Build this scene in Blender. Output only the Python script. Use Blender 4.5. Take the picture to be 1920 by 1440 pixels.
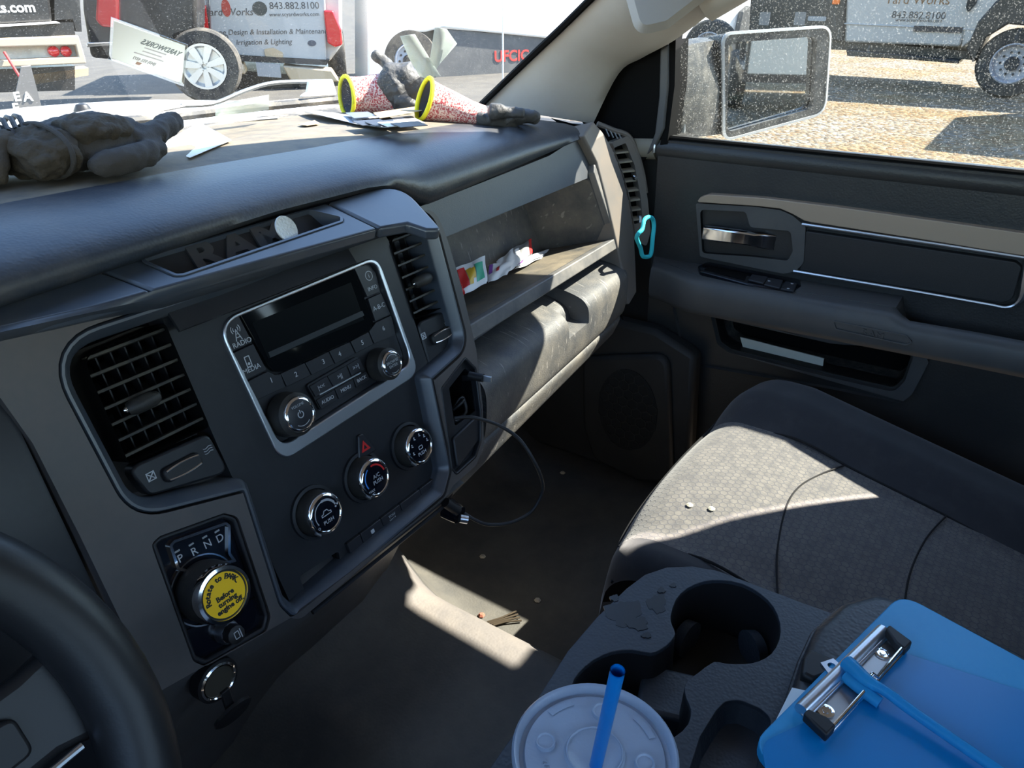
import bpy, bmesh, math, random
from mathutils import Vector, Matrix
V = Vector
for o in list(bpy.data.objects): bpy.data.objects.remove(o, do_unlink=True)
SC = bpy.context.scene
COL = SC.collection
random.seed(7)
# ---------------------------------------------------------------- camera
FPX = 1442.0                      # focal length in pixels of the 1920x1440 frame
PITCH = math.atan(765 / FPX)
HEAD = math.atan(1100 / math.hypot(765, FPX))
CAM = V((-0.454, 0, 0.90))
FW = V((math.cos(HEAD) * math.cos(PITCH), math.sin(HEAD) * math.cos(PITCH), -math.sin(PITCH)))
RT = V((math.sin(HEAD), -math.cos(HEAD), 0))
UP = RT.cross(FW)
cd = bpy.data.cameras.new('camera')
cam = bpy.data.objects.new('camera', cd)
COL.objects.link(cam)
cd.sensor_width = 36; cd.sensor_fit = 'HORIZONTAL'; cd.lens = FPX / 1920 * 36
cd.clip_start = 0.01; cd.clip_end = 300
cam.matrix_world = Matrix(((RT.x, UP.x, -FW.x, CAM.x), (RT.y, UP.y, -FW.y, CAM.y), (RT.z, UP.z, -FW.z, CAM.z), (0, 0, 0, 1)))
SC.camera = cam
# ---------------------------------------------------------------- sky, sun, exposure
SUN_DIR = V((0.75, -0.58, 1.0)).normalized()      # towards the sun: passenger side, a little behind
w = bpy.data.worlds.new('sky'); SC.world = w; w.use_nodes = True
nt = w.node_tree; nt.nodes.clear()
sky = nt.nodes.new('ShaderNodeTexSky'); sky.sky_type = 'NISHITA'; sky.sun_disc = False
sky.sun_elevation = math.asin(SUN_DIR.z); sky.sun_rotation = math.atan2(SUN_DIR.x, SUN_DIR.y)
sky.air_density = 1.2; sky.dust_density = 0.3; sky.ozone_density = 2.5
bg = nt.nodes.new('ShaderNodeBackground'); bg.inputs[1].default_value = 0.34
wo = nt.nodes.new('ShaderNodeOutputWorld')
nt.links.new(sky.outputs[0], bg.inputs[0]); nt.links.new(bg.outputs[0], wo.inputs[0])
sl = bpy.data.lights.new('sun', 'SUN'); sl.energy = 14; sl.angle = math.radians(0.53); sl.color = (1, 0.93, 0.82)
sun = bpy.data.objects.new('sun', sl); COL.objects.link(sun)
sun.rotation_euler = (-SUN_DIR).to_track_quat('-Z', 'Y').to_euler(); sun.location = (6, -3, 8)
vs = SC.view_settings
vs.view_transform = 'Standard'; vs.look = 'None'; vs.gamma = 1; vs.use_curve_mapping = False
vs.exposure = 1.28
# ---------------------------------------------------------------- pixel -> place helpers
def ray(u, v): return FW + RT * ((u - 960) / FPX) + UP * ((720 - v) / FPX)
def onx(u, v, x): r = ray(u, v); return CAM + r * ((x - CAM.x) / r.x)
def ony(u, v, y): r = ray(u, v); return CAM + r * ((y - CAM.y) / r.y)
def onz(u, v, z): r = ray(u, v); return CAM + r * ((z - CAM.z) / r.z)
class Fr:
    """a plane in the place: origin, two axes, outward normal"""
    def __init__(s, o, ex, ey):
        s.o = V(o); s.ex = V(ex).normalized(); e = V(ey); s.n = s.ex.cross(e).normalized(); s.ey = s.n.cross(s.ex).normalized()
    def p(s, a, b, h=0): return s.o + s.ex * a + s.ey * b + s.n * h
    def q(s, u, v, h=0):
        r = ray(u, v); t = ((s.o - CAM).dot(s.n) + h) / r.dot(s.n); d = CAM + r * t - s.o
        return (d.dot(s.ex), d.dot(s.ey))
    def qs(s, pts, h=0): return [s.q(u, v, h) for u, v in pts]
    def rot(s, a, b, deg, h=0):
        c, d = math.cos(math.radians(deg)), math.sin(math.radians(deg))
        return Fr(s.p(a, b, h), s.ex * c + s.ey * d, s.ey * c - s.ex * d)
# ---------------------------------------------------------------- outlines
def area2(p): return sum(p[i][0] * p[(i + 1) % len(p)][1] - p[(i + 1) % len(p)][0] * p[i][1] for i in range(len(p)))
def ccw(p): return list(p) if area2(p) > 0 else list(p)[::-1]
def rnd(p, r, seg=4):
    """round the corners of an outline; r is one radius or one per corner"""
    out = []; n = len(p)
    for i in range(n):
        a, b, c = V(p[i - 1]), V(p[i]), V(p[(i + 1) % n])
        rr = r[i] if isinstance(r, (list, tuple)) else r
        d1, d2 = (a - b), (c - b); l1, l2 = d1.length, d2.length
        if rr <= 0 or l1 < 1e-7 or l2 < 1e-7: out.append(tuple(b)); continue
        d1 /= l1; d2 /= l2; ang = d1.angle(d2, math.pi)
        if ang > 3.05: out.append(tuple(b)); continue
        t = min(rr / math.tan(ang / 2), l1 * .48, l2 * .48)
        p0, p1 = b + d1 * t, b + d2 * t
        for k in range(seg + 1):
            f = k / seg; out.append(tuple((p0 * (1 - f) + b * f) * (1 - f) + (b * (1 - f) + p1 * f) * f))
    return out
def rect(a0, b0, a1, b1, r=0, seg=4): return rnd([(a0, b0), (a1, b0), (a1, b1), (a0, b1)], r, seg)
def circ(a, b, r, n=32, r2=None): return [(a + r * math.cos(2 * math.pi * i / n), b + (r2 or r) * math.sin(2 * math.pi * i / n)) for i in range(n)]
def inset(p, d):
    p = ccw(p); out = []; n = len(p)
    for i in range(n):
        a, b, c = V(p[i - 1]), V(p[i]), V(p[(i + 1) % n])
        e1, e2 = (b - a), (c - b)
        if e1.length < 1e-9: e1 = e2
        if e2.length < 1e-9: e2 = e1
        e1.normalize(); e2.normalize()
        m = V((-e1.y, e1.x)) + V((-e2.y, e2.x))
        m = m.normalized() if m.length > 1e-6 else V((-e1.y, e1.x))
        k = max(.35, m.dot(V((-e1.y, e1.x))))
        out.append(tuple(b + m * (d / k)))
    return out
def catmull(pts, sub=6, closed=False):
    P = [V(p) for p in pts]; n = len(P); out = []
    rng = range(n) if closed else range(n - 1)
    for i in rng:
        g = (lambda k: P[k % n]) if closed else (lambda k: P[max(0, min(n - 1, k))])
        a, b, c, d = g(i - 1), g(i), g(i + 1), g(i + 2)
        for k in range(sub):
            t = k / sub
            out.append(.5 * ((2 * b) + (c - a) * t + (2 * a - 5 * b + 4 * c - d) * t * t + (3 * b - a - 3 * c + d) * t ** 3))
    if not closed: out.append(P[-1])
    return out
def lerp(a, b, t): return a + (b - a) * t
def interp(x, tab):
    if x <= tab[0][0]: return tab[0][1]
    for (x0, y0), (x1, y1) in zip(tab, tab[1:]):
        if x <= x1:
            t = (x - x0) / (x1 - x0); t = t * t * (3 - 2 * t); return y0 + (y1 - y0) * t
    return tab[-1][1]
def lin(x, tab):
    if x <= tab[0][0]: return tab[0][1]
    for (x0, y0), (x1, y1) in zip(tab, tab[1:]):
        if x <= x1: return y0 + (y1 - y0) * (x - x0) / (x1 - x0)
    return tab[-1][1]
# ---------------------------------------------------------------- mesh collector
class MB:
    def __init__(s): s.bm = bmesh.new()
    def vs(s, pts): return [s.bm.verts.new(p) for p in pts]
    def f(s, vv):
        try: return s.bm.faces.new(vv)
        except ValueError: return None
    def prism(s, fr, pts, h0, h1, top=None):
        pts = ccw(pts); tp = ccw(top) if top else pts
        a = s.vs([fr.p(x, y, h0) for x, y in pts]); b = s.vs([fr.p(x, y, h1) for x, y in tp])
        n = len(a); s.f(a[::-1]); s.f(b)
        for i in range(n): s.f([a[i], a[(i + 1) % n], b[(i + 1) % n], b[i]])
        return s
    def plate(s, fr, outer, holes, h0, h1):
        """flat plate with holes, walls all round"""
        loops = [ccw(outer)] + [ccw(h)[::-1] for h in holes]
        lay = []
        for h in (h0, h1):
            t = bmesh.new(); ed = []
            for lp in loops:
                vv = [t.verts.new((x, y, 0)) for x, y in lp]
                ed += [t.edges.new((vv[i], vv[(i + 1) % len(vv)])) for i in range(len(vv))]
            bmesh.ops.triangle_fill(t, use_beauty=True, use_dissolve=False, edges=ed, normal=(0, 0, 1))
            t.verts.ensure_lookup_table(); t.verts.index_update()
            vv = s.vs([fr.p(q.co.x, q.co.y, h) for q in t.verts])
            for q in t.faces:
                ii = [x.index for x in q.verts]
                if q.normal.z < 0: ii = ii[::-1]
                s.f([vv[i] for i in (ii if h == h1 else ii[::-1])])
            t.free(); lay.append(vv)
        k = 0
        for lp in loops:
            n = len(lp)
            for i in range(n):
                j = (i + 1) % n
                s.f([lay[0][k + i], lay[0][k + j], lay[1][k + j], lay[1][k + i]])
            k += n
        return s
    def loft(s, rings, closed=True, cap0=False, cap1=False):
        R = [s.vs(r) for r in rings]
        for a, b in zip(R, R[1:]):
            n = len(a)
            for i in range(n if closed else n - 1):
                j = (i + 1) % n; s.f([a[i], a[j], b[j], b[i]])
        if cap0: s.f(R[0][::-1])
        if cap1: s.f(R[-1])
        return s
    def lathe(s, fr, c, prof, seg=40, cap0=True, cap1=True):
        """profile of (radius, height over the plane) about the plane's normal"""
        return s.loft([[fr.p(c[0] + r * math.cos(2 * math.pi * i / seg), c[1] + r * math.sin(2 * math.pi * i / seg), h) for i in range(seg)] for r, h in prof], True, cap0, cap1)
    def tube(s, path, r, seg=8, cap=True, closed=False, flat=None):
        path = [V(p) for p in path]; n = len(path); rings = []
        t0 = (path[1] - path[0]).normalized(); nr = t0.orthogonal().normalized()
        for i, p in enumerate(path):
            t = (path[(i + 1) % n] - path[i - 1]) if closed else (path[min(n - 1, i + 1)] - path[max(0, i - 1)])
            t = t.normalized() if t.length > 1e-9 else t0
            nr = (nr - t * nr.dot(t)).normalized(); b = t.cross(nr)
            rr = r(i / max(1, n - 1)) if callable(r) else r
            if flat: rings.append([p + flat[0] * (rr * math.cos(2 * math.pi * k / seg)) + flat[1] * (rr * math.sin(2 * math.pi * k / seg)) for k in range(seg)])
            else: rings.append([p + nr * (rr * math.cos(2 * math.pi * k / seg)) + b * (rr * math.sin(2 * math.pi * k / seg)) for k in range(seg)])
        if closed: rings.append(rings[0])
        return s.loft(rings, True, cap and not closed, cap and not closed)
    def box(s, c, sz, fr=None):
        fr = fr or Fr(c, (1, 0, 0), (0, 1, 0))
        x, y, z = sz[0] / 2, sz[1] / 2, sz[2] / 2
        return s.prism(fr, [(-x, -y), (x, -y), (x, y), (-x, y)], -z, z)
    def sweep(s, fr, path, prof, closed=True):
        """a cross-section (offset to the right, height) run along an outline on a plane"""
        n = len(path); rings = []
        for i in range(n):
            a, b, c = V(path[i - 1] if closed or i else path[0]), V(path[i]), V(path[(i + 1) % n] if closed or i < n - 1 else path[-1])
            e1, e2 = b - a, c - b
            if e1.length < 1e-9: e1 = e2
            if e2.length < 1e-9: e2 = e1
            e1.normalize(); e2.normalize()
            m = V((e1.y, -e1.x)) + V((e2.y, -e2.x)); m = m.normalized() if m.length > 1e-6 else V((e1.y, -e1.x))
            k = max(.4, m.dot(V((e1.y, -e1.x))))
            rings.append([fr.p(b.x + m.x * d / k, b.y + m.y * d / k, h) for d, h in prof])
        if closed: rings.append(rings[0])
        return s.loft(rings, True, not closed, not closed)
    def obj(s, name, mat, parent=None, bevel=0, seg=2, sub=0, sharp=38, solid=0, merge=1e-5):
        bm = s.bm
        if merge: bmesh.ops.remove_doubles(bm, verts=bm.verts, dist=merge)
        bmesh.ops.recalc_face_normals(bm, faces=bm.faces)
        me = bpy.data.meshes.new(name); bm.to_mesh(me); bm.free()
        for p in me.polygons: p.use_smooth = True
        if not sub: me.set_sharp_from_angle(angle=math.radians(sharp))
        me.materials.append(mat)
        o = bpy.data.objects.new(name, me); COL.objects.link(o)
        if solid: m = o.modifiers.new('thick', 'SOLIDIFY'); m.thickness = solid; m.offset = 0
        if bevel:
            m = o.modifiers.new('bevel', 'BEVEL'); m.width = bevel; m.segments = seg; m.limit_method = 'ANGLE'; m.angle_limit = math.radians(40)
            m.harden_normals = False
        if sub: m = o.modifiers.new('sub', 'SUBSURF'); m.levels = sub; m.render_levels = sub
        if parent: attach(o, parent)
        return o
def attach(o, parent):
    o.parent = parent
    o.matrix_parent_inverse = Matrix.Translation(parent.location).inverted() if parent.type == 'EMPTY' else Matrix.Identity(4)
def thing(name, loc, label, cat, group=None, kind=None):
    o = bpy.data.objects.new(name, None); COL.objects.link(o); o.location = V(loc); o.empty_display_size = .05
    return tag(o, label, cat, group, kind)
def tag(o, label=None, cat=None, group=None, kind=None):
    if label: o['label'] = label
    if cat: o['category'] = cat
    if group: o['group'] = group
    if kind: o['kind'] = kind
    return o
def text(body, fr, a, b, size, mat, parent, h=0.0004, deg=0, align='CENTER', sx=1.0, name='lettering', ext=0.0002, bold=0, space=1.0, shear=0):
    cu = bpy.data.curves.new('t', 'FONT'); cu.body = body; cu.size = size; cu.align_x = align; cu.align_y = 'CENTER'
    cu.extrude = ext; cu.resolution_u = 3; cu.offset = bold; cu.space_character = space; cu.shear = shear
    t = bpy.data.objects.new('t', cu); COL.objects.link(t)
    me = bpy.data.meshes.new_from_object(t); bpy.data.objects.remove(t)
    f = fr.rot(a, b, deg)
    for v in me.vertices: v.co = f.p(v.co.x * sx, v.co.y, v.co.z + h)
    if sx < 0: me.flip_normals()
    me.materials.clear(); me.materials.append(mat); me.name = name
    o = bpy.data.objects.new(name, me); COL.objects.link(o)
    if parent: attach(o, parent)
    return o
# ---------------------------------------------------------------- materials
def N(nt, t, **k):
    n = nt.nodes.new(t)
    for a, b in k.items(): setattr(n, a, b)
    return n
def M(name, col, rough=.5, metal=0, grain=None, dust=None, spec=.5, coat=0, emit=None, trans=0, ior=1.45, alpha=1, sheen=0, fine=None, vary=0, hexa=None, scr=None, sss=0):
    m = bpy.data.materials.new(name); m.use_nodes = True; nt = m.node_tree; L = nt.links.new
    b = nt.nodes['Principled BSDF']; I = b.inputs
    c = (*col, 1); I['Base Color'].default_value = c; I['Roughness'].default_value = rough; I['Metallic'].default_value = metal
    I['Specular IOR Level'].default_value = spec; I['Coat Weight'].default_value = coat; I['IOR'].default_value = ior
    I['Transmission Weight'].default_value = trans; I['Alpha'].default_value = alpha; I['Sheen Weight'].default_value = sheen
    if sss: I['Subsurface Weight'].default_value = sss; I['Subsurface Radius'].default_value = (.01, .01, .01)
    if emit: I['Emission Color'].default_value = (*emit[0], 1); I['Emission Strength'].default_value = emit[1]
    tc = N(nt, 'ShaderNodeTexCoord'); co = tc.outputs['Object']
    cur = None
    if vary:
        n = N(nt, 'ShaderNodeTexNoise'); n.inputs['Scale'].default_value = 14; n.inputs['Detail'].default_value = 5; L(co, n.inputs['Vector'])
        mx = N(nt, 'ShaderNodeMix', data_type='RGBA'); mx.inputs[6].default_value = tuple(x * (1 - vary) for x in col) + (1,); mx.inputs[7].default_value = tuple(min(1, x * (1 + vary)) for x in col) + (1,)
        L(n.outputs['Fac'], mx.inputs[0]); cur = mx.outputs[2]
    if dust:
        dc, amt, sc = dust[:3]; lo = dust[3] if len(dust) > 3 else .35
        n = N(nt, 'ShaderNodeTexNoise'); n.inputs['Scale'].default_value = sc; n.inputs['Detail'].default_value = 9; n.inputs['Roughness'].default_value = .68; L(co, n.inputs['Vector'])
        r = N(nt, 'ShaderNodeMapRange'); r.inputs[1].default_value = lo; r.inputs[2].default_value = lo + .35; r.inputs[3].default_value = 0; r.inputs[4].default_value = amt; L(n.outputs['Fac'], r.inputs[0])
        mx = N(nt, 'ShaderNodeMix', data_type='RGBA'); mx.inputs[6].default_value = c; mx.inputs[7].default_value = (*dc, 1)
        if cur: L(cur, mx.inputs[6])
        L(r.outputs[0], mx.inputs[0]); cur = mx.outputs[2]
        rr = N(nt, 'ShaderNodeMapRange'); rr.inputs[3].default_value = rough; rr.inputs[4].default_value = max(rough, .75); L(r.outputs[0], rr.inputs[0]); L(rr.outputs[0], I['Roughness'])
    if scr:     # pale scuffs: stretched noise lines
        mp = N(nt, 'ShaderNodeMapping'); mp.inputs['Rotation'].default_value = (0.3, .7, .4); mp.inputs['Scale'].default_value = (220, 14, 60); L(co, mp.inputs['Vector'])
        n = N(nt, 'ShaderNodeTexNoise'); n.inputs['Scale'].default_value = 1; n.inputs['Detail'].default_value = 3; L(mp.outputs[0], n.inputs['Vector'])
        r = N(nt, 'ShaderNodeMapRange'); r.inputs[1].default_value = .64; r.inputs[2].default_value = .72; r.inputs[4].default_value = scr[1]; L(n.outputs['Fac'], r.inputs[0])
        mx = N(nt, 'ShaderNodeMix', data_type='RGBA'); mx.inputs[6].default_value = c; mx.inputs[7].default_value = (*scr[0], 1)
        if cur: L(cur, mx.inputs[6])
        L(r.outputs[0], mx.inputs[0]); cur = mx.outputs[2]
    if hexa:    # woven hexagon weave: cell size, line colour factor, bump
        cs, lc = hexa
        def vm(op, a, bb):
            q = N(nt, 'ShaderNodeVectorMath', operation=op)
            for i, x in enumerate((a, bb)):
                if x is None: continue
                if hasattr(x, 'links'): L(x, q.inputs[i])
                else: q.inputs[i].default_value = x
            return q
        per = (cs, cs * 1.732, 1e6); half = (cs / 2, cs * .866, 5e5)
        flat = vm('MULTIPLY', co, (1, 1, 0)); offp = vm('ADD', flat.outputs[0], (10 * cs, 10 * cs * 1.732, 5e5))
        def cell(x):
            a = vm('MODULO', x, per); d = vm('SUBTRACT', a.outputs[0], half); ab = vm('ABSOLUTE', d.outputs[0], None)
            dt = vm('DOT_PRODUCT', ab.outputs[0], (.5, .866, 0)); sx = N(nt, 'ShaderNodeSeparateXYZ'); L(ab.outputs[0], sx.inputs[0])
            mm = N(nt, 'ShaderNodeMath', operation='MAXIMUM'); L(dt.outputs['Value'], mm.inputs[0]); L(sx.outputs[0], mm.inputs[1]); return mm.outputs[0]
        sh = vm('ADD', offp.outputs[0], (cs / 2, cs * .866, 0))
        mn = N(nt, 'ShaderNodeMath', operation='MINIMUM'); L(cell(offp.outputs[0]), mn.inputs[0]); L(cell(sh.outputs[0]), mn.inputs[1])
        r = N(nt, 'ShaderNodeMapRange'); r.inputs[1].default_value = cs * .40; r.inputs[2].default_value = cs * .47; L(mn.outputs[0], r.inputs[0])
        mx = N(nt, 'ShaderNodeMix', data_type='RGBA'); mx.inputs[6].default_value = c; mx.inputs[7].default_value = tuple(min(1, x * lc) for x in col) + (1,)
        if cur: L(cur, mx.inputs[6])
        L(r.outputs[0], mx.inputs[0]); cur = mx.outputs[2]; hexo = r.outputs[0]
    if cur: L(cur, I['Base Color'])
    if grain or fine or hexa:
        prev = None
        if grain:
            gs, st = grain
            vo = N(nt, 'ShaderNodeTexVoronoi'); vo.feature = 'SMOOTH_F1'; vo.inputs['Scale'].default_value = gs; L(co, vo.inputs['Vector'])
            bp = N(nt, 'ShaderNodeBump'); bp.inputs['Strength'].default_value = st; bp.inputs['Distance'].default_value = .5 / gs; bp.invert = True; L(vo.outputs['Distance'], bp.inputs['Height']); prev = bp
        if fine:
            n = N(nt, 'ShaderNodeTexNoise'); n.inputs['Scale'].default_value = fine[0]; n.inputs['Detail'].default_value = 4; L(co, n.inputs['Vector'])
            bp = N(nt, 'ShaderNodeBump'); bp.inputs['Strength'].default_value = fine[1]; bp.inputs['Distance'].default_value = .5 / fine[0]; L(n.outputs['Fac'], bp.inputs['Height'])
            if prev: L(prev.outputs[0], bp.inputs['Normal'])
            prev = bp
        if hexa:
            bp = N(nt, 'ShaderNodeBump'); bp.inputs['Strength'].default_value = .35; bp.inputs['Distance'].default_value = .0006; L(hexo, bp.inputs['Height'])
            if prev: L(prev.outputs[0], bp.inputs['Normal'])
            prev = bp
        L(prev.outputs[0], I['Normal'])
    return m
def glass(name, tint=(1, 1, 1), refl=.06, dust=0.0, dscale=300, dcol=(.75, .74, .7), rough=0.0):
    m = bpy.data.materials.new(name); m.use_nodes = True; nt = m.node_tree; nt.nodes.clear(); L = nt.links.new
    out = N(nt, 'ShaderNodeOutputMaterial'); tr = N(nt, 'ShaderNodeBsdfTransparent'); tr.inputs[0].default_value = (*tint, 1)
    gl = N(nt, 'ShaderNodeBsdfGlossy'); gl.inputs['Roughness'].default_value = rough
    mx = N(nt, 'ShaderNodeMixShader'); mx.inputs[0].default_value = refl; L(tr.outputs[0], mx.inputs[1]); L(gl.outputs[0], mx.inputs[2]); fin = mx
    if dust:
        tc = N(nt, 'ShaderNodeTexCoord'); n = N(nt, 'ShaderNodeTexNoise'); n.inputs['Scale'].default_value = dscale; n.inputs['Detail'].default_value = 2; L(tc.outputs['Object'], n.inputs['Vector'])
        r = N(nt, 'ShaderNodeMapRange'); r.inputs[1].default_value = .60; r.inputs[2].default_value = .74; r.inputs[4].default_value = dust; L(n.outputs['Fac'], r.inputs[0])
        n2 = N(nt, 'ShaderNodeTexNoise'); n2.inputs['Scale'].default_value = 5; n2.inputs['Detail'].default_value = 3; L(tc.outputs['Object'], n2.inputs['Vector'])
        r2 = N(nt, 'ShaderNodeMapRange'); r2.inputs[1].default_value = .4; r2.inputs[2].default_value = .75; r2.inputs[3].default_value = .0; r2.inputs[4].default_value = .018; L(n2.outputs['Fac'], r2.inputs[0])
        ad = N(nt, 'ShaderNodeMath', operation='MAXIMUM'); L(r.outputs[0], ad.inputs[0]); L(r2.outputs[0], ad.inputs[1])
        df = N(nt, 'ShaderNodeBsdfTranslucent'); df.inputs[0].default_value = (*dcol, 1)
        d2 = N(nt, 'ShaderNodeBsdfDiffuse'); d2.inputs[0].default_value = (*dcol, 1)
        am = N(nt, 'ShaderNodeAddShader'); ms = N(nt, 'ShaderNodeMixShader'); ms.inputs[0].default_value = .5; L(df.outputs[0], ms.inputs[1]); L(d2.outputs[0], ms.inputs[2])
        fin = N(nt, 'ShaderNodeMixShader'); L(ad.outputs[0], fin.inputs[0]); L(mx.outputs[0], fin.inputs[1]); L(ms.outputs[0], fin.inputs[2])
    L(fin.outputs[0], out.inputs[0]); return m
DUST = (.42, .35, .26)
pad_m = M('dash_vinyl', (.020, .027, .038), .42, grain=(420, .16), dust=(DUST, .16, 9, .45), spec=.75)  # charcoal vinyl, its base tinted blue to stand in for reflected sky
top_m = M('dusty_dash_top', (.07, .066, .06), .7, grain=(420, .12), dust=((.185, .152, .105), .85, 26, .28))
hood_m = M('satin_grey_plastic', (.040, .050, .066), .34, fine=(1800, .08), dust=(DUST, .12, 14, .45), spec=.85)  # blue cast of the sky's reflection is put into the base colour
surr_m = M('charcoal_plastic', (.060, .056, .055), .42, fine=(1800, .15), dust=((.16, .12, .10), .4, 8, .4), spec=.5)  # base lightened and warmed to stand in for bounced light
face_m = M('dark_stack_plastic', (.013, .014, .017), .42, fine=(2200, .1), dust=((.10, .10, .10), .12, 40, .5), spec=.45)
gloss_m = M('gloss_black', (.004, .005, .009), .14, spec=.5)
black_m = M('black_plastic', (.010, .010, .011), .5)
deep_m = M('deep_black', (.004, .004, .004), .8, spec=.1)
knob_m = M('knob_rubber', (.018, .017, .016), .55, grain=(1500, .3), dust=((.10, .085, .06), .3, 60, .45))
btn_m = M('button_plastic', (.018, .019, .023), .36)
chrome_m = M('chrome', (.85, .86, .88), .10, 1)
satin_m = M('satin_silver', (.62, .65, .70), .32, 1)
dsat_m = M('dull_silver', (.42, .42, .42), .4, 1)
white_p = M('white_print', (.42, .43, .45), .5)
grey_p = M('grey_print', (.30, .31, .32), .5)
red_p = M('red_print', (.55, .02, .02), .4)
blue_p = M('blue_print', (.05, .22, .6), .4)
yel_m = M('yellow_sticker', (1.0, .60, .005), .45)
ink_m = M('black_ink', (.012, .012, .012), .5)
screen_m = M('radio_screen', (.003, .004, .005), .05, spec=.3)
slat_m = M('vent_slat', (.018, .017, .015), .45, dust=((.12, .10, .06), .5, 50, .4))
door_m = M('door_vinyl', (.022, .023, .024), .42, grain=(380, .18), dust=((.10, .09, .07), .2, 8, .45), spec=.5)
doorp_m = M('door_plastic', (.058, .060, .063), .48, fine=(1500, .2), dust=((.14, .13, .11), .35, 7, .4))
tan_m = M('champagne_trim', (.34, .26, .19), .38, spec=.6)
ins_m = M('door_insert', (.016, .016, .017), .55, grain=(900, .3))
pil_m = M('pillar_trim', (.42, .40, .36), .75, fine=(900, .2), dust=((.26, .20, .14), .35, 4, .45))
glov_m = M('glovebox_plastic', (.065, .066, .068), .55, grain=(500, .3), dust=((.30, .26, .20), .55, 10, .40), scr=((.40, .37, .33), .5))
pface_m = M('passenger_face_plastic', (.055, .060, .068), .45, grain=(600, .12), dust=((.20, .18, .16), .25, 9, .45), spec=.6)
tray_m = M('tray_plastic', (.06, .058, .054), .6, grain=(600, .2), dust=((.26, .21, .14), .8, 14, .35))
band_m = M('side_band_plastic', (.13, .125, .12), .45, fine=(1200, .25), dust=((.22, .16, .11), .6, 9, .35))
floor_m = M('vinyl_floor', (.065, .062, .058), .7, grain=(330, .2), dust=((.17, .15, .12), .5, 9, .38))
skirt_m = M('skirt_plastic', (.075, .075, .078), .5, fine=(900, .2), dust=((.10, .09, .07), .5, 14, .42), scr=((.16, .15, .14), .35))
dark_m = M('dark_trim', (.010, .010, .010), .7, fine=(600, .2))
kick_m = M('kick_plastic', (.020, .0195, .019), .6, fine=(700, .2), dust=((.05, .045, .04), .5, 10, .4))
seat_m = M('seat_weave', (.050, .049, .053), .9, hexa=(.0095, 1.28), fine=(2500, .4), dust=((.24, .215, .18), .42, 70, .28), sheen=.2)
bol_m = M('seat_bolster_cloth', (.016, .017, .021), .85, fine=(2500, .5), sheen=.2, dust=((.20, .19, .18), .10, 30, .5))
thread_m = M('thread', (.008, .008, .009), .9)
cons_m = M('console_vinyl', (.026, .033, .043), .45, grain=(420, .20), dust=((.012, .012, .012), .7, 22, .58), spec=.55)  # bluish base carries the sky's reflection in its colour
lea_m = M('armrest_leather', (.020, .022, .027), .42, grain=(330, .18), spec=.55)
wheel_m = M('steering_leather', (.012, .012, .013), .42, grain=(700, .08), spec=.45)
# ================================================================ the cab: setting
S = Fr((0, .540, .634), (1, 0, 0), (0, .309, .951))        # face of the centre stack
D = Fr((.80, 0, 0), (0, -1, 0), (0, 0, 1))                  # inner face of the passenger door
G = Fr((.25, .555, .58), (1, .075, 0), (0, .28, .96))       # face of the passenger side of the dash
Z = lambda z: Fr((0, 0, z), (1, 0, 0), (0, 1, 0))           # a level surface
def smooth(t): t = max(0, min(1, t)); return t * t * (3 - 2 * t)
def wsy(x, z): return 1.00 - .15 * (x / .72) ** 2 - 1.22 * (z - .70)   # windscreen surface
def floor_z(x, y):
    hump = (.205 + .20 * smooth((y - .50) / .26)) * (1 - smooth((abs(x) - .085) / (.17 + .05 * smooth((y - .5) / .2))))
    toe = max(0, y - .74) * .75 + .004 * math.sin(9 * x + 5 * y)
    return max(hump, toe, 0)
nx, ny = 90, 70
mb = MB()
mb.loft([[V((lerp(-.80, .765, i / nx), lerp(-.95, 1.02, j / ny), floor_z(lerp(-.80, .765, i / nx), lerp(-.95, 1.02, j / ny)))) for i in range(nx + 1)] for j in range(ny + 1)], False)
mb.loft([[V((-.80, -.95, -.03)), V((.765, -.95, -.03))], [V((-.80, 1.02, -.03)), V((.765, 1.02, -.03))]], False)
tag(mb.obj('floor', floor_m), 'dusty dark grey vinyl floor with a raised centre hump', 'floor', kind='structure')
# front bulkhead, hidden under the dash
mb = MB().box((0, 1.03, .33), (1.56, .03, .60)); tag(mb.obj('wall_front', dark_m), 'black bulkhead under the dashboard', 'wall', kind='structure')
# rear and driver side of the cab shell (out of frame, they shade the cab)
wb = thing('wall_back', (0, -.96, 0), 'dark rear wall of the truck cab with a window opening', 'wall', kind='structure')
Bk = Fr((0, -.96, 0), (1, 0, 0), (0, 0, 1))
MB().plate(Bk, rect(-.80, 0, .80, 1.19), [rect(-.6, .70, .6, 1.0, .06)], -.03, .0).obj('panel', dark_m, wb)
wl = thing('wall_left', (-.82, 0, 0), 'dark driver side door and frame of the truck cab', 'wall', kind='structure')
Lf = Fr((-.82, 0, 0), (0, 1, 0), (0, 0, 1))
MB().plate(Lf, [(-.96, 0), (1.0, 0), (.98, .66), (.80, .74), (.40, 1.10), (.2, 1.16), (-.96, 1.16)], [rnd([(-.80, .67), (.62, .67), (.58, .72), (.32, 1.02), (.2, 1.06), (-.80, 1.06)], .03)], -.05, 0).obj('panel', door_m, wl)
# roof lining
def hdy(x): return .545 - .14 * (x / .7) ** 2
rl = [[V((x, lerp(hdy(x), -.97, j / 12), 1.09 - .015 * (x / .7) ** 4 + .10 * smooth(j / 4))) for x in [lerp(-.74, .74, i / 18) for i in range(19)]] for j in range(13)]
mb = MB(); mb.loft(rl, False); mb.loft([[p + V((0, 0, .05)) for p in r] for r in rl], False)
for e in (0, -1): mb.loft([rl[e], [p + V((0, 0, .05)) for p in rl[e]]], False)
tag(mb.obj('ceiling', M('roof_lining', (.40, .38, .35), .9)), 'grey fabric roof lining of the cab', 'ceiling', kind='structure')
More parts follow.
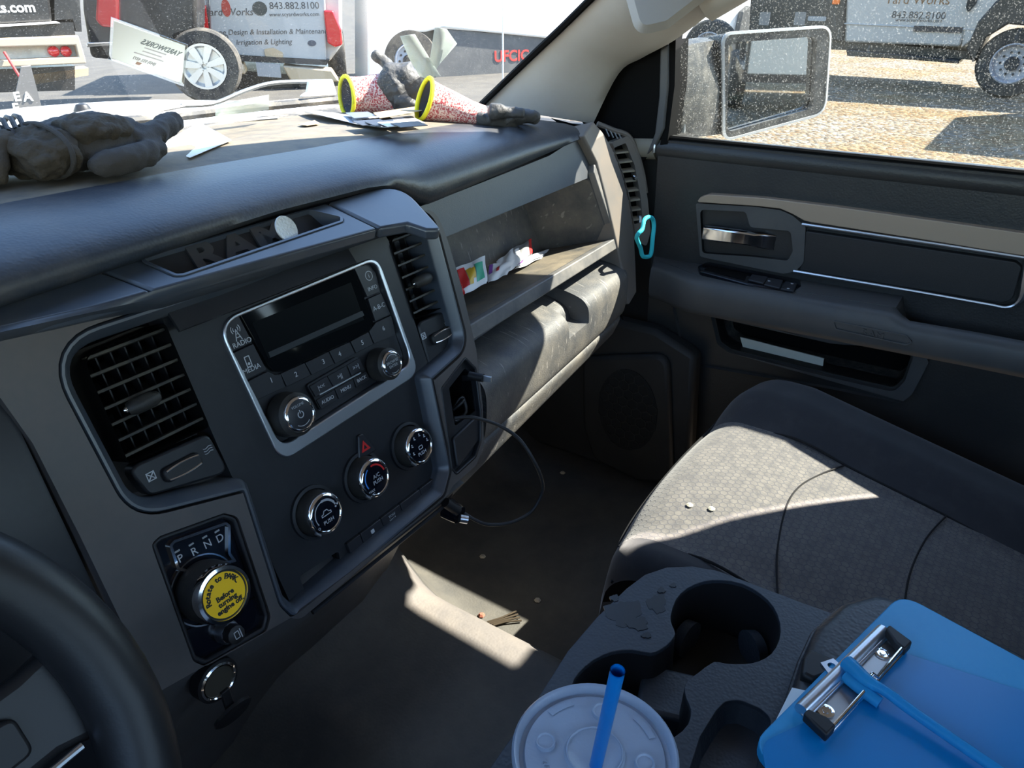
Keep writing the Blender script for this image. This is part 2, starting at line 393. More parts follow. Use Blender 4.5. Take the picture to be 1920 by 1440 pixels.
# windscreen header and far pillar
hd = thing('trim_1', (0, .5, 1.07), 'grey trim along the top of the windshield', 'trim', kind='structure')
MB().tube([V((x, hdy(x) + .005, 1.075 - .02 * (x / .7) ** 2)) for x in [lerp(-.70, .70, i / 14) for i in range(15)]], .022, 10).obj('header', pil_m, hd)
MB().tube([V((-.80, .84, .68)), V((-.77, .62, .86)), V((-.71, .38, 1.05)), V((-.73, .1, 1.14)), V((-.74, -.96, 1.15))], .045, 10).obj('driver_rail', pil_m, hd)
MB().tube([V((.742, .06, 1.09)), V((.744, -.02, 1.145)), V((.745, -.2, 1.155)), V((.745, -.96, 1.15))], .026, 10).obj('passenger_rail', pil_m, hd)
MB().tube(catmull([V((.755, .47, .865)), V((.752, .34, .937)), V((.750, .23, .985)), V((.748, .14, 1.03)), V((.744, .03, 1.10))], 4), .028, 10).obj('frame_shade_bar', pil_m, hd)  # unseen bar along the frame, added to shade the glove box's left part
MB().loft([[V((.69, .44, 1.03)), V((.70, .30, 1.10)), V((.72, .0, 1.16))], [V((.755, .47, .87)), V((.750, .23, .99)), V((.744, .0, 1.12))]], False).obj('corner_cover', pil_m, hd, solid=.01)
Rb = Fr((.78, 0, 0), (0, -1, 0), (0, 0, 1))
MB().plate(Rb, [(.175, .62), (.94, .62), (.94, 1.17), (.215, 1.17)], [rnd([(.64, .67), (.88, .67), (.88, 1.05), (.64, 1.05)], .03)], -.05, .0).obj('door_post', dark_m, hd)
# passenger pillar cover
Lp = [onx(u, v, x) for u, v, x in [(902, 198, .735), (1000, 104, .71), (1055, 52, .695), (1110, -2, .685), (1180, -70, .68), (1250, -140, .68), (1330, -215, .68)]]
Rp = [onx(u, v, x) for u, v, x in [(1112, 232, .785), (1160, 138, .785), (1205, 108, .785), (1270, 72, .772), (1364, 0, .755), (1450, -70, .75), (1560, -150, .745)]]
Lp = catmull(Lp, 5); Rp = catmull(Rp, 5)
pl = thing('trim_2', (.76, .7, .70), 'pale grey pillar cover sloping up beside the passenger window', 'trim', kind='structure')
def pill(k):
    rings = []
    for a, b in zip(Lp, Rp):
        d = (CAM - (a + b) / 2).normalized(); wv = (b - a).length
        row = [a.lerp(b, t) + d * (wv * .16 * math.sin(math.pi * t) ** .8) for t in [i / 10 for i in range(11)]]
        off = -d * .03
        rings.append(row + [b + off, a.lerp(b, .5) + off * 1.5, a + off])
    return rings
MB().loft(pill(0), True, True, True).obj('cover', pil_m, pl, sharp=60)
# grab recess and screw cap on the pillar
def pil_pt(u, v, lift):
    best = None
    for i, (a, b) in enumerate(zip(Lp, Rp)):
        d = (CAM - (a + b) / 2).normalized(); wv = (b - a).length
        for j in range(41):
            t = j / 40; p = a.lerp(b, t) + d * (wv * .16 * math.sin(math.pi * t) ** .8)
            q = p - CAM; z = q.dot(FW); uu = 960 + FPX * q.dot(RT) / z; vv = 720 - FPX * q.dot(UP) / z
            e = (uu - u) ** 2 + (vv - v) ** 2
            if best is None or e < best[0]: best = (e, p)
    return best[1] + (CAM - best[1]).normalized() * lift
ctr = pil_pt(1262, -10, 0)
Pf = Fr(ctr, RT, UP)
def pilout(pts): return Pf.qs(pts)
ru = rnd(pilout([(1150, -80), (1192, 72), (1250, 58), (1430, -80)]), [.01, .022, .022, .01], 8)
sc = Pf.n
MB().prism(Pf, ru, .006, .016, top=inset(ru, .008)).obj('grip_pad', M('pillar_grip', (.30, .29, .27), .7, fine=(900, .3)), pl, bevel=.003)
cap = [pil_pt(1208 + 20 * math.cos(t), 95 + 9.5 * math.sin(t), .0012) for t in [i / 24 * 2 * math.pi for i in range(24)]]
MB().tube(cap, .0006, 5, closed=True).obj('screw_cap', dark_m, pl)
# black seal between glass and pillar
MB().tube([p + (CAM - p).normalized() * .004 - V((.004, 0, 0)) for p in Lp], .0055, 6).obj('seal', deep_m, pl)
# passenger kick panel with the honeycomb speaker grille
kp = thing('wall_right', (.76, .7, 0), 'dark plastic kick panel with a honeycomb speaker grille', 'wall', kind='structure')
K = Fr((.742, 0, 0), (0, -1, 0), (0, 0, 1))
MB().prism(K, [(-1.02, 0), (-.40, 0), (-.42, .30), (-.50, .33), (-1.02, .33)], -.05, -.012).obj('panel', kick_m, kp, bevel=.01)
MB().prism(K, [(-1.02, .0), (-.50, .0), (-.50, .66), (-1.02, .66)], -.115, -.09).obj('hinge_wall', dark_m, kp)
so = rnd(K.qs([(1090, 668), (1255, 662), (1262, 905), (1200, 905), (1112, 862), (1092, 800)]), .03, 5)
MB().prism(K, so, -.012, .004, top=inset(so, .004)).obj('speaker_pod', kick_m, kp, bevel=.006, seg=3)
gb, gw = K.q(1178, 768), .0
go = [(gb[0] + .062 * math.cos(t), gb[1] + .088 * math.sin(t)) for t in [i / 40 * 2 * math.pi for i in range(40)]]
MB().prism(K, go, .004, .0055).obj('grille', M('grille_cloth', (.012, .012, .012), .8), kp)
mb = MB(); hs = .0118
for i in range(-8, 9):
    for j in range(-9, 10):
        cx, cy = gb[0] + hs * 1.732 * (i + .5 * (j % 2)), gb[1] + hs * 1.5 * j
        if ((cx - gb[0]) / .058) ** 2 + ((cy - gb[1]) / .084) ** 2 > 1: continue
        h = [(cx + hs * math.cos(math.radians(30 + 60 * k)), cy + hs * math.sin(math.radians(30 + 60 * k))) for k in range(6)]
        mb.plate(K, h, [inset(h, .0009)], .005, .0068)
mb.obj('honeycomb', kick_m, kp, merge=0)
# ================================================================ dashboard
db = thing('dashboard', (0, .6, .40), 'charcoal truck dashboard with dusty top and padded front edge', 'dashboard')
YL = [(-.80, .53), (-.25, .548), (0, .570), (.15, .572), (.23, .580), (.67, .618), (.76, .66)]
ZL = [(-.80, .70), (-.30, .706), (0, .706), (.125, .703), (.165, .695), (.215, .668), (.23, .664), (.67, .670), (.76, .655)]
ZT = [(-.80, .752), (-.25, .748), (0, .738), (.2, .730), (.5, .712), (.62, .700), (.70, .685), (.76, .66)]
def padsec(x):
    yl, zl, zt = lin(x, YL), lin(x, ZL), lin(x, ZT); yw = 1.00 - .15 * (x / .72) ** 2; e = zt - zl
    return [(yl + .03, zl - .004), (yl + .004, zl - .002), (yl - .006, zl + .003), (yl - .010, zl + .2 * e), (yl - .006, zl + .45 * e), (yl + .012, zl + .72 * e), (yl + .04, zl + .92 * e), (yl + .075, zt - .001), (yl + .10, zt)], yw, zt
xs = [lerp(-.80, .765, i / 70) for i in range(71)]
rows = [[V((x, y, z)) for y, z in padsec(x)[0]] for x in xs]
MB().loft(rows, False).obj('padded_edge', pad_m, db, sharp=70)
# pale dusty top panel behind the pad, running to the glass, with a shallow tray in the middle
def topz(x, y):
    yl = lin(x, YL) + .10; zt = lin(x, ZT); yw = 1.00 - .15 * (x / .72) ** 2; t = (y - yl) / (yw - yl)
    z = zt + .003 * math.sin(math.pi * min(1, t * 2)) - (zt - lin(x, [(-.8, .722), (.4, .712), (.6, .70), (.76, .662)])) * smooth((t - .15) / .85)
    dip = smooth((x + .45) / .12) * (1 - smooth((x - .10) / .10)) * smooth((t - .38) / .10)
    return z - .012 * dip
rows = []
for x in xs:
    yl = lin(x, YL) + .10; yw = 1.00 - .15 * (x / .72) ** 2
    rows.append([V((x, lerp(yl, yw, j / 26), topz(x, lerp(yl, yw, j / 26)))) for j in range(27)])
MB().loft(rows, False).obj('top_panel', top_m, db, sharp=70)
# ---- passenger face
def gq(*p): return G.qs(p)
top_edge = G.qs([(780, 388), (870, 354), (960, 320), (1030, 292), (1096, 250)])
op = G.qs([(815, 452), (1104, 333), (1143, 448), (875, 604)])                       # mouth of the open shelf
o_face = [(-.12, top_edge[0][1]), (0, top_edge[1][1] - .001)] + top_edge[2:] + [(.455, top_edge[-1][1] - .01), (.47, -.05), (.465, -.088), (-.12, -.088)]
mouth = rnd([(-.05, op[3][1]), (op[2][0], op[2][1]), (op[1][0], op[1][1]), (-.05, op[0][1])], [.0, .006, .010, 0])
pf = MB().plate(G, o_face, [mouth], -.03, 0).obj('passenger_face', pface_m, db)
# shelf interior: ceiling, back, right wall and floor
m0, m1 = mouth[0], mouth
ax1 = op[2][0]; ax1t = op[1][0]; bb, bt = op[3][1], op[1][1]; bbr = op[2][1]
dp = -.115
def gp(a, b, h): return G.p(a, b, h)
MB().loft([[gp(-.05, bb, -.002), gp(ax1, bbr, -.002)], [gp(-.05, bb + .004, dp), gp(ax1 - .03, bbr + .004, dp)]], False).obj('shelf_floor', tray_m, db)
MB().loft([[gp(-.05, bb + .004, dp), gp(ax1 - .03, bbr + .004, dp)], [gp(-.05, bt, dp), gp(ax1t - .03, bt, dp)]], False).obj('shelf_back', glov_m, db)
MB().loft([[gp(ax1, bbr, -.002), gp(ax1t, bt, -.002)], [gp(ax1 - .03, bbr, dp), gp(ax1t - .03, bt, dp)]], False).obj('shelf_side', glov_m, db)
MB().loft([[gp(-.05, op[0][1], -.002), gp(ax1t, bt, -.002)], [gp(-.05, bt, dp), gp(ax1t - .03, bt, dp)]], False).obj('shelf_roof', glov_m, db)
# raised lip around the mouth (right and bottom edge)
lipm = M('shelf_lip', (.10, .10, .10), .45, fine=(900, .3), dust=((.36, .32, .27), .5, 14, .4))
lo = [(-.05, bb - .020), (ax1 + .017, bbr - .018), (ax1t + .010, bt + .022), (ax1t, bt + .006), (ax1, bbr), (-.05, bb)]
MB().prism(G, rnd(lo, [0, .008, .004, .002, .005, 0]), -.003, .011).obj('shelf_lip', lipm, db, bevel=.004, seg=3)
# ---- glove box door: ledge, rounded front, undercut, finger recess
gl = thing('glove_box', (.45, .53, .40), 'scuffed grey glove box door below the open shelf', 'glove box')
gx0, gx1 = .215, .728
def gsec(x, dn=0):
    t = (x - .25) / .44; y0 = .545 + .034 * t; ex = .030 * smooth((x - .665) / .065) ** 1.5
    return [(y0 + .03, .474), (y0 - .006 + ex, .471), (y0 - .034 + ex, .465), (y0 - .047 + ex, .457), (y0 - .053 + ex, .443), (y0 - .053 + ex, .41), (y0 - .047 + ex, .378 + .006 * t), (y0 - .030 + ex, .372 + .006 * t), (y0 + .03, .385)]
hx0, hx1 = .448, .512
def recess(x, y, z):
    k = smooth((x - hx0) / .006) * (1 - smooth((x - hx1) / .006)); s2 = 1 - smooth((.44 - z) / -.012) if False else smooth((z - .425) / .02)
    return V((x, y + .030 * k * s2, z - .012 * k * s2))
xg = sorted(set([round(lerp(gx0, gx1, i / 40), 4) for i in range(41)] + [hx0, hx0 + .003, hx0 + .006, hx1, hx1 + .003, hx1 + .006]))
def dense(sec):
    pts = [V((y, z, 0)) for y, z in sec]; return [(p.x, p.y) for p in catmull(pts, 4)]
MB().loft([[recess(x, y, z) for y, z in dense(gsec(x))] for x in xg], False, ).obj('door', glov_m, gl, sharp=50)
mb = MB()
mb.prism(Fr((0, 0, 0), (1, 0, 0), (0, 1, 0)), [(hx0 + .004, .545), (hx1 + .002, .549), (hx1 + .002, .576), (hx0 + .004, .572)], .420, .444)
mb.obj('finger_recess', deep_m, gl, bevel=.004)
def ksec(x):
    t = (x - .25) / .44; y0 = .545 + .034 * t; ex = .032 * smooth((x - .655) / .08) ** 1.5
    return [(y0 - .02, .3745 + .006 * t), (y0 - .044 + ex, .370 + .006 * t), (y0 - .040 + ex, .345 + .012 * t), (y0 - .028 + ex, .318 + .022 * t), (y0 + .01, .295 + .03 * t), (y0 + .12, .30 + .02 * t)]
MB().loft([[V((x, y, z)) for y, z in dense(ksec(x))] for x in [lerp(.16, .735, i / 40) for i in range(41)]], False).obj('lower_panel', glov_m, db, sharp=50)
MB().loft([[V((x, y, z)) for y, z in [(.60, .30), (.72, .29), (.95, .40)]] for x in (.16, .705)], False).obj('under_cover', dark_m, db)
# ---- end band and end vent
bo = G.qs([(1092, 254), (1111, 228), (1130, 250), (1146, 278), (1164, 324), (1178, 378), (1187, 433), (1190, 490), (1192, 548), (1178, 572), (1158, 470), (1151, 440), (1136, 375), (1118, 306)], .012)
MB().prism(G, rnd(bo, .004), -.03, .014).obj('end_band', band_m, db, bevel=.006, seg=3)
ev0 = G.p(*G.q(1172, 345, .002), .002)
E_ = Fr(ev0, (.72, -.70, 0), (.02, .20, .96))
ev = thing('air_vent', ev0 - V((0, 0, .09)), 'tall narrow air vent at the passenger end of the dash, slats sunlit', 'air vent', 'dashboard air vents')
ero = rnd(E_.qs([(1145, 266), (1178, 254), (1200, 308), (1212, 372), (1218, 432), (1210, 462), (1190, 448), (1180, 380), (1166, 324)]), .005)
eri = rnd(E_.qs([(1149, 277), (1171, 268), (1188, 310), (1199, 368), (1203, 416), (1187, 420), (1178, 366), (1163, 318)]), .003)
MB().plate(E_, ero, [eri], -.02, .006).obj('frame', band_m, ev, bevel=.003)
MB().prism(E_, inset(eri, -.004), -.035, -.030).obj('duct', deep_m, ev)
es = M('end_vent_slat', (.36, .31, .24), .5)  # pale cream puts the sunlight on these slats into their colour
for k in range(8):
    u, v = lerp(1166, 1193, k / 7), lerp(284, 410, k / 7)
    a, b = E_.q(u, v); wv = .0155
    mb = MB(); f = E_.rot(a, b, 4)
    mb.box((0, 0, 0), (.036, .0030, .016), Fr(f.p(0, 0, -.006), f.ex, f.ey * .9 + f.n * .25)); mb.obj('slat', es, ev, bevel=.0006)
a, b = E_.q(1190, 333); MB().lathe(E_.rot(a, b, 0), (0, 0), [(.002, -.006), (.0055, .0), (.0055, .004), (.003, .007)], 14).obj('tab', chrome_m, ev)
a, b = E_.q(1205, 412); MB().prism(E_, rect(a - .008, b - .010, a + .006, b + .008, .003), -.01, .003).obj('thumbwheel', satin_m, ev, bevel=.002)
MB().tube(catmull([E_.p(*E_.q(u, v, .002), .002) for u, v in [(1120, 232), (1150, 244), (1179, 256), (1196, 292), (1206, 330), (1211, 362)]], 6), .0045, 8).obj('end_rim', band_m, ev)
for k in range(4):
    u = 1133 + k * 8; MB().tube([E_.p(*E_.q(u, 236 + k * 3, .004), .004), E_.p(*E_.q(u + 9, 256 + k * 2, .004), .004)], .0012, 6).obj('defrost_rib', satin_m, ev)
# side cheek below the end vent
MB().loft([[V((.70, y, z)) for y, z in [(.54, .36), (.56, .50), (.62, .68), (.70, .69)]], [V((.765, y, z)) for y, z in [(.60, .36), (.60, .50), (.64, .66), (.70, .66)]]], False).obj('end_cheek', dark_m, db)
# tyre-stud sized tag on pad
# ================================================================ centre stack
H1 = .022
outer = rnd(S.qs([(-90, 668), (0, 622), (170, 578), (290, 548), (712, 434), (765, 404), (815, 388), (840, 452), (866, 540), (893, 655), (905, 760), (908, 835), (893, 872), (850, 910), (838, 930), (556, 1152), (300, 1296), (272, 1275), (232, 1175), (150, 1005), (62, 832), (0, 745), (-90, 690)], H1), [.0, .0, .0, .0, .0, .0, .03, .0, 0, 0, 0, .012, .012, .004, .004, 0, .004, .01, 0, 0, 0, 0, 0])
hole = rnd(S.qs([(112, 660), (420, 556), (700, 447), (804, 404), (868, 644), (800, 704), (836, 880), (826, 918), (560, 1140), (540, 1120), (470, 897), (262, 948)], H1), [.030, 0, 0, .022, .020, .008, .012, .006, .006, .012, .012, .028], 8)
usb_o = rnd(S.qs([(826, 728), (872, 668), (893, 690), (903, 770), (903, 828), (893, 858), (856, 892), (846, 880)], H1), .006)
shf_o = rnd(S.qs([(283, 1020), (300, 1005), (420, 962), (446, 968), (508, 1155), (500, 1185), (385, 1250), (362, 1240)], H1), [.008, .006, .006, .010, .010, .008, .008, .008])
hole_o = inset(hole, -.0105)
MB().plate(S, outer, [hole_o, usb_o, shf_o], -.03, H1).obj('centre_surround', surr_m, db, bevel=.0045, seg=3)
# soft inner bezel just inside the big opening
MB().sweep(S, ccw(hole), [(.0092, -.03), (.0092, H1 - .003), (.0080, H1 - .001), (.0060, H1 - .001), (-.0005, H1 - .009), (-.0015, H1 - .012), (-.0015, -.03)]).obj('inner_bezel', hood_m, db, sharp=50)
# hood above the face: left wing, middle with the emblem tray, right wing
Hf = Fr((0, .57, .706), (1, 0, 0), (0, .97, .245))
def hoodpiece(name, top, bot, tray=None, rr=0):
    o = rnd(Hf.qs(top), rr, 8) if rr else Hf.qs(top)
    if tray: MB().plate(Hf, o, [tray], -.012, 0).obj(name, hood_m, db, bevel=.003, seg=3)
    else: MB().prism(Hf, o, -.012, 0).obj(name, hood_m, db, bevel=.003, seg=3)
hoodpiece('hood_wing', [(-120, 560), (-10, 575), (175, 503), (283, 545), (168, 578), (-10, 618), (-120, 640)], None)
tray = rnd(Hf.qs([(262, 487), (330, 517), (345, 516), (640, 416), (640, 408), (580, 394)]), [.006, .004, .004, .004, .004, .006])
hoodpiece('hood_middle', [(179, 502), (611, 380), (708, 428), (288, 545)], None, tray)
hoodpiece('hood_wing', [(615, 379), (748, 340), (830, 430), (800, 430), (765, 418), (713, 427)], None, None, [0, .035, .012, .004, 0, 0])
# front drop of the hood down to the opening
fr_t = [Hf.p(*Hf.q(u, v)) for u, v in [(-120, 640), (-10, 616), (168, 577), (286, 546), (500, 486), (710, 428), (765, 412), (800, 415)]]
fr_b = [S.p(*S.q(u, v, H1), H1) for u, v in [(-120, 690), (0, 640), (180, 600), (305, 577), (520, 512), (718, 444), (770, 420), (800, 425)]]
MB().loft([fr_t, [a.lerp(b, .45) + V((0, -.006, .003)) for a, b in zip(fr_t, fr_b)], fr_b, [p + S.n * -.02 for p in fr_b]], False).obj('hood_front', hood_m, db, sharp=60)
tb = Hf.q(450, 455)
tbk = max(p[1] for p in tray); Tf = Fr(Hf.p(0, tbk, -.002), (1, 0, 0), Hf.ey * .80 + Hf.n * .60)
MB().prism(Tf, [(min(p[0] for p in tray) - .004, -.062), (max(p[0] for p in tray) + .004, -.062), (max(p[0] for p in tray) + .004, .002), (min(p[0] for p in tray) - .004, .002)], -.003, 0).obj('tray_floor', face_m, db)
MB().sweep(Hf, ccw(tray), [(-.001, -.02), (.0012, -.02), (.0014, .001), (-.001, .0012)]).obj('tray_rim', hood_m, db)
ema, emb = Tf.q(350, 492), Tf.q(545, 434); emc = ((ema[0] + emb[0]) / 2, (ema[1] + emb[1]) / 2)
text('RAM', Tf, emc[0], emc[1], .034, M('emblem_plastic', (.035, .037, .042), .3, spec=.8), db, h=0, ext=.0022, bold=.0012, sx=1.45, space=1.05, name='embossed_letters')
# lower skirt under the stack down to the floor hump
sk_t = [S.p(*S.q(u, v, .012), .012) for u, v in [(262, 1282), (300, 1292), (420, 1228), (556, 1150), (690, 1045), (838, 930), (870, 905)]]
sk_b = [V((-.262, .56, .16)), V((-.235, .555, .19)), V((-.15, .548, .218)), (V((-.055, .545, .222))), V((.03, .548, .222)), V((.085, .56, .222)), V((.11, .60, .24))]
rows = []
for a, b in zip(sk_t, sk_b):
    m1_ = a.lerp(b, .12) + V((0, .004, -.01)); m2_ = a.lerp(b, .55) + V((0, .012, 0))
    rows.append([a + V((0, .03, .01)), a, m1_, m2_, b, b + V((0, .02, -.06))])
MB().loft([list(r) for r in zip(*rows)], False).obj('lower_skirt', skirt_m, db, sharp=60)
MB().loft([[rows[-1][i] for i in range(5)], [rows[-1][i] + V((.02, .22, .0)) for i in range(5)]], False).obj('skirt_side', skirt_m, db)
MB().loft([[rows[0][i] for i in range(5)], [rows[0][i] + V((-.02, .2, 0)) for i in range(5)]], False).obj('skirt_side', dark_m, db)
MB().lathe(Fr((.115, .62, .335), (1, 0, 0), (0, .4, 1)), (0, 0), [(.001, .05), (.045, .045), (.062, .02), (.066, -.02)], 24).obj('duct_bulge', dark_m, db)
# ---- knee panel left of the stack, column cover
MB().loft([[V((x, y, z)) for y, z in [(.56, .69), (.525, .64), (.50, .55), (.475, .46), (.47, .38), (.52, .30)]] for x in (-.80, -.50, -.30, -.272)], False).obj('knee_panel', face_m, db, sharp=50)
kp_o = rnd([tuple(S.q(u, v, -.01)) for u, v in [(-160, 700), (-20, 740), (40, 850), (138, 1040), (120, 1075), (0, 1090), (-160, 1100)]], .012)
MB().prism(S, kp_o, -.03, -.004).obj('knee_lid', pad_m, db, bevel=.005)
# ---- centre panel that carries radio and climate controls
cp = thing('climate_panel', S.p(0, -.26, 0), 'matte black centre panel with three climate knobs and a row of switches', 'control panel')
co = rnd(S.qs([(300, 580), (410, 546), (703, 428), (720, 455), (800, 704), (836, 878), (826, 916), (560, 1138), (545, 1125), (410, 832)]), [.004, .004, .006, .004, 0, .010, .004, .004, .006, 0])
rad_o = rnd(S.qs([(397, 604), (700, 480), (779, 700), (520, 868)]), [.022, .018, .018, .018], 8)
pock = rnd(S.qs([(556, 1080), (630, 1032), (635, 1066), (570, 1118)]), .003)
co = inset(co, -.0035)
MB().plate(S, co, [inset(rad_o, .001), pock], -.02, .004).obj('panel', face_m, cp, bevel=.0025)
MB().prism(S, inset(pock, -.003), -.055, -.05).obj('pocket_back', deep_m, cp)
MB().loft([[S.p(a, b, .0) for a, b in ccw(pock)], [S.p(a, b, -.05) for a, b in ccw(pock)]], True).obj('pocket_liner', deep_m, cp)
# switch row
rowp = [(640, 1020), (668, 1008), (706, 978), (741, 949), (778, 921), (814, 893)]
for k in range(5):
    (u0, v0), (u1, v1) = rowp[k], rowp[k + 1]
    q = S.qs([(u0, v0), (u1, v1)]); b0 = -.234; hh = .016
    o = rect(q[0][0] + .0005, b0 - hh, q[1][0] - .0005, b0, .0012)
    s_ = MB().prism(S, o, .003, .0085).obj('switch', btn_m, cp, bevel=.0008)
    if k == 1: text('OFF', S, (q[0][0] + q[1][0]) / 2, b0 - .0115, .0042, white_p, s_, .0087); MB().prism(S, rect((q[0][0] + q[1][0]) / 2 - .0022, b0 - .008, (q[0][0] + q[1][0]) / 2 + .0022, b0 - .004, .001), .0085, .0089).obj('skid_icon', white_p, s_)
    if k == 2: text('TOW\nHAUL', S, (q[0][0] + q[1][0]) / 2, b0 - .007, .0040, grey_p, s_, .0087)
q0, q1 = S.q(640, 1020), S.q(814, 893)
MB().prism(S, rect(q0[0] - .018, -.268, q1[0], -.252, .003), .002, .0055).obj('tray_door', btn_m, cp, bevel=.0015)
MB().tube([S.p(q0[0] - .06, -.270, .008), S.p(q1[0] + .006, -.270, .008)], .0022, 8).obj('bottom_lip', face_m, cp)
# hazard switch
hz = S.q(681, 836, .006)
MB().prism(S, rnd([(hz[0] - .0125, hz[1] - .011), (hz[0] + .0125, hz[1] - .011), (hz[0] + .003, hz[1] + .0125), (hz[0] - .003, hz[1] + .0125)], .0025), .003, .008).obj('hazard_switch', btn_m, cp, bevel=.0015)
MB().plate(S, [(hz[0] - .006, hz[1] - .005), (hz[0] + .006, hz[1] - .005), (hz[0], hz[1] + .006)], [[(hz[0] - .0025, hz[1] - .003), (hz[0] + .0025, hz[1] - .003), (hz[0], hz[1] + .0018)]], .008, .0085).obj('hazard_triangle', red_p, cp)
def knob(parent, fr, c, r, h, ring_r, name='knob', ringm=chrome_m, facem=gloss_m, body=knob_m, seg=48):
    k = MB().lathe(fr, c, [(r * 1.02, 0), (r, h * .15), (r * .97, h * .8), (ring_r, h * .92)], seg, True, True).obj(name, body, parent, sharp=30)
    MB().lathe(fr, c, [(ring_r * 1.0, h * .86), (ring_r * 1.02, h * .95), (ring_r * .97, h * 1.03), (ring_r * .86, h * 1.06), (ring_r * .82, h * 1.02)], seg, False, False).obj('chrome_ring', ringm, k, sharp=60)
    MB().lathe(fr, c, [(ring_r * .84, h * .9), (ring_r * .84, h * 1.02), (ring_r * .78, h * 1.035)], seg, True, True).obj('knob_face', facem, k, sharp=50)
    return k
def arc(fr, c, r, a0, a1, w_, h, mat, parent, n=14, name='scale_mark'):
    P = [(c[0] + (r + s * w_) * math.cos(math.radians(t)), c[1] + (r + s * w_) * math.sin(math.radians(t))) for s, rg in ((1, range(n + 1)), (-1, range(n, -1, -1))) for t in [lerp(a0, a1, i / n) for i in rg]]
    return MB().prism(fr, P, h, h + .0003).obj(name, mat, parent)
KH = .022
for k, (u, v) in enumerate([(611, 963), (703, 896), (787, 837)]):
    c = S.q(u, v, KH); R = .0215
    MB().lathe(S, c, [(R * 1.22, .003), (R * 1.20, .007), (R * 1.06, .0075), (R * 1.04, .003)], 40, False, False).obj('knob_collar', face_m, cp)
    kb = knob(cp, S, c, R, KH, R * .90); hh = KH * 1.037
    text('PUSH', S, c[0], c[1] - .0075, .0052, white_p, kb, hh) if k != 1 else text('A/C\nPUSH', S, c[0] + .002, c[1] - .0015, .0056, white_p, kb, hh)
    MB().tube([S.p(c[0] + R * .95 * math.cos(t), c[1] + R * .95 * math.sin(t), KH * .98) for t in [math.radians(x) for x in (212, 218, 224, 230)]], .0013, 8).obj('pointer', satin_m, kb)
    if k == 0:
        arc(S, c, R * .60, 205, 20, .0004, hh, white_p, kb)
        arc(S, c, R * .60, 95, 25, .0010, hh, white_p, kb)
        MB().plate(S, circ(c[0] - R * .58, c[1] - R * .42, .0013, 14), [circ(c[0] - R * .58, c[1] - R * .42, .0008, 14)], hh, hh + .0003).obj('zero_mark', white_p, kb)
        car = [(-.006, -.0015), (.006, -.0015), (.006, .001), (.0035, .0015), (.002, .004), (-.002, .004), (-.0038, .0012), (-.006, .001)]
        MB().plate(S, [(c[0] + x, c[1] + y) for x, y in car], [inset([(c[0] + x, c[1] + y) for x, y in car], .0007)], hh, hh + .0003).obj('car_icon', white_p, kb)
        for d in range(3): MB().prism(S, circ(c[0] + R * .60 + .0016 * math.cos(d * 2.1), c[1] + R * .12 + .0016 * math.sin(d * 2.1), .0010, 8), hh, hh + .0003).obj('fan_blade', white_p, kb)
    if k == 1:
        arc(S, c, R * .62, 205, 118, .0006, hh, blue_p, kb)
        arc(S, c, R * .62, 95, 10, .0009, hh, red_p, kb)
        text('MAX\nA/C', S, c[0] - R * .42, c[1] - R * .55, .0036, white_p, kb, hh)
    if k == 2:
        MB().plate(S, rect(c[0] - .003, c[1] - .003, c[0] + .003, c[1] + .001, .001), [rect(c[0] - .0022, c[1] - .0023, c[0] + .0022, c[1] + .0004, .0008)], hh, hh + .0003).obj('defrost_icon', white_p, kb)
        for t in (195, 155, 115, 75, 40, 10):
            x, y = c[0] + R * .56 * math.cos(math.radians(t)), c[1] + R * .56 * math.sin(math.radians(t))
            mb = MB(); mb.prism(S, circ(x, y + .0012, .0008, 8), hh, hh + .0003); mb.prism(S, [(x - .0012, y - .001), (x + .0014, y - .0016), (x + .0016, y - .001), (x - .0004, y + .0004)], hh, hh + .0003); mb.obj('flow_icon', white_p, kb)
# ---- silver frame round the radio
mb = MB(); ro = rad_o; ri = rnd(S.qs([(404, 610), (697, 489), (765, 681), (521, 838)]), [.019, .015, .015, .015], 8)
mb.plate(S, ro, [ri], -.006, .0065); mb.obj('radio_frame', satin_m, cp, bevel=.0012)
# ---- radio
rd = thing('car_radio', S.p(0, -.06, 0), 'black car radio with blank screen, preset buttons and two round knobs', 'radio')
ri2 = inset(ri, .0006)
MB().prism(S, ri2, -.03, -.003).obj('housing', face_m, rd)
scr = rnd(S.qs([(447, 590), (660, 503), (698, 605), (690, 622), (530, 697), (512, 697), (500, 685)]), [.001, .001, .004, .004, .006, .006, .003])
MB().prism(S, scr, -.004, .0022).obj('screen', screen_m, rd, bevel=.0006)
lcd = S.qs([(470, 606), (655, 530), (680, 600), (500, 672)])
MB().prism(S, lcd, .0022, .0024).obj('display', M('lcd', (.003, .004, .005), .3, spec=.08), rd)
MB().prism(S, S.qs([(500, 661), (676, 583), (680, 592), (504, 671)]), .0024, .0026).obj('display_bar', M('lcd_bar', (.02, .024, .028), .3), rd)
def btn(pts, h=.0016, r=.0012, name='button', par=None, lab=None, size=.006, dx=0, dy=0, m=btn_m, at=None):
    q = inset(rnd(S.qs(pts), r, 3), .00035); b_ = MB().prism(S, q, -.004, h).obj(name, m, par or rd, bevel=.0004)
    cx = sum(p[0] for p in q) / len(q); cy = sum(p[1] for p in q) / len(q)
    if at: cx, cy = S.q(*at)
    if lab: text(lab, S, cx + dx, cy + dy, size, white_p, b_, h + .0001)
    return b_, (cx, cy)
B1, c1 = btn([(411, 612), (446, 592), (472, 642), (434, 660)], lab='RADIO', size=.0064, at=(452, 643), r=.001)
B2, c2 = btn([(434, 662), (473, 644), (499, 694), (455, 716)], lab='MEDIA', size=.0064, at=(470, 692))
B3, c3 = btn([(662, 502), (690, 494), (703, 512), (712, 547), (687, 558)], lab='INFO', size=.0058, dy=-.010)
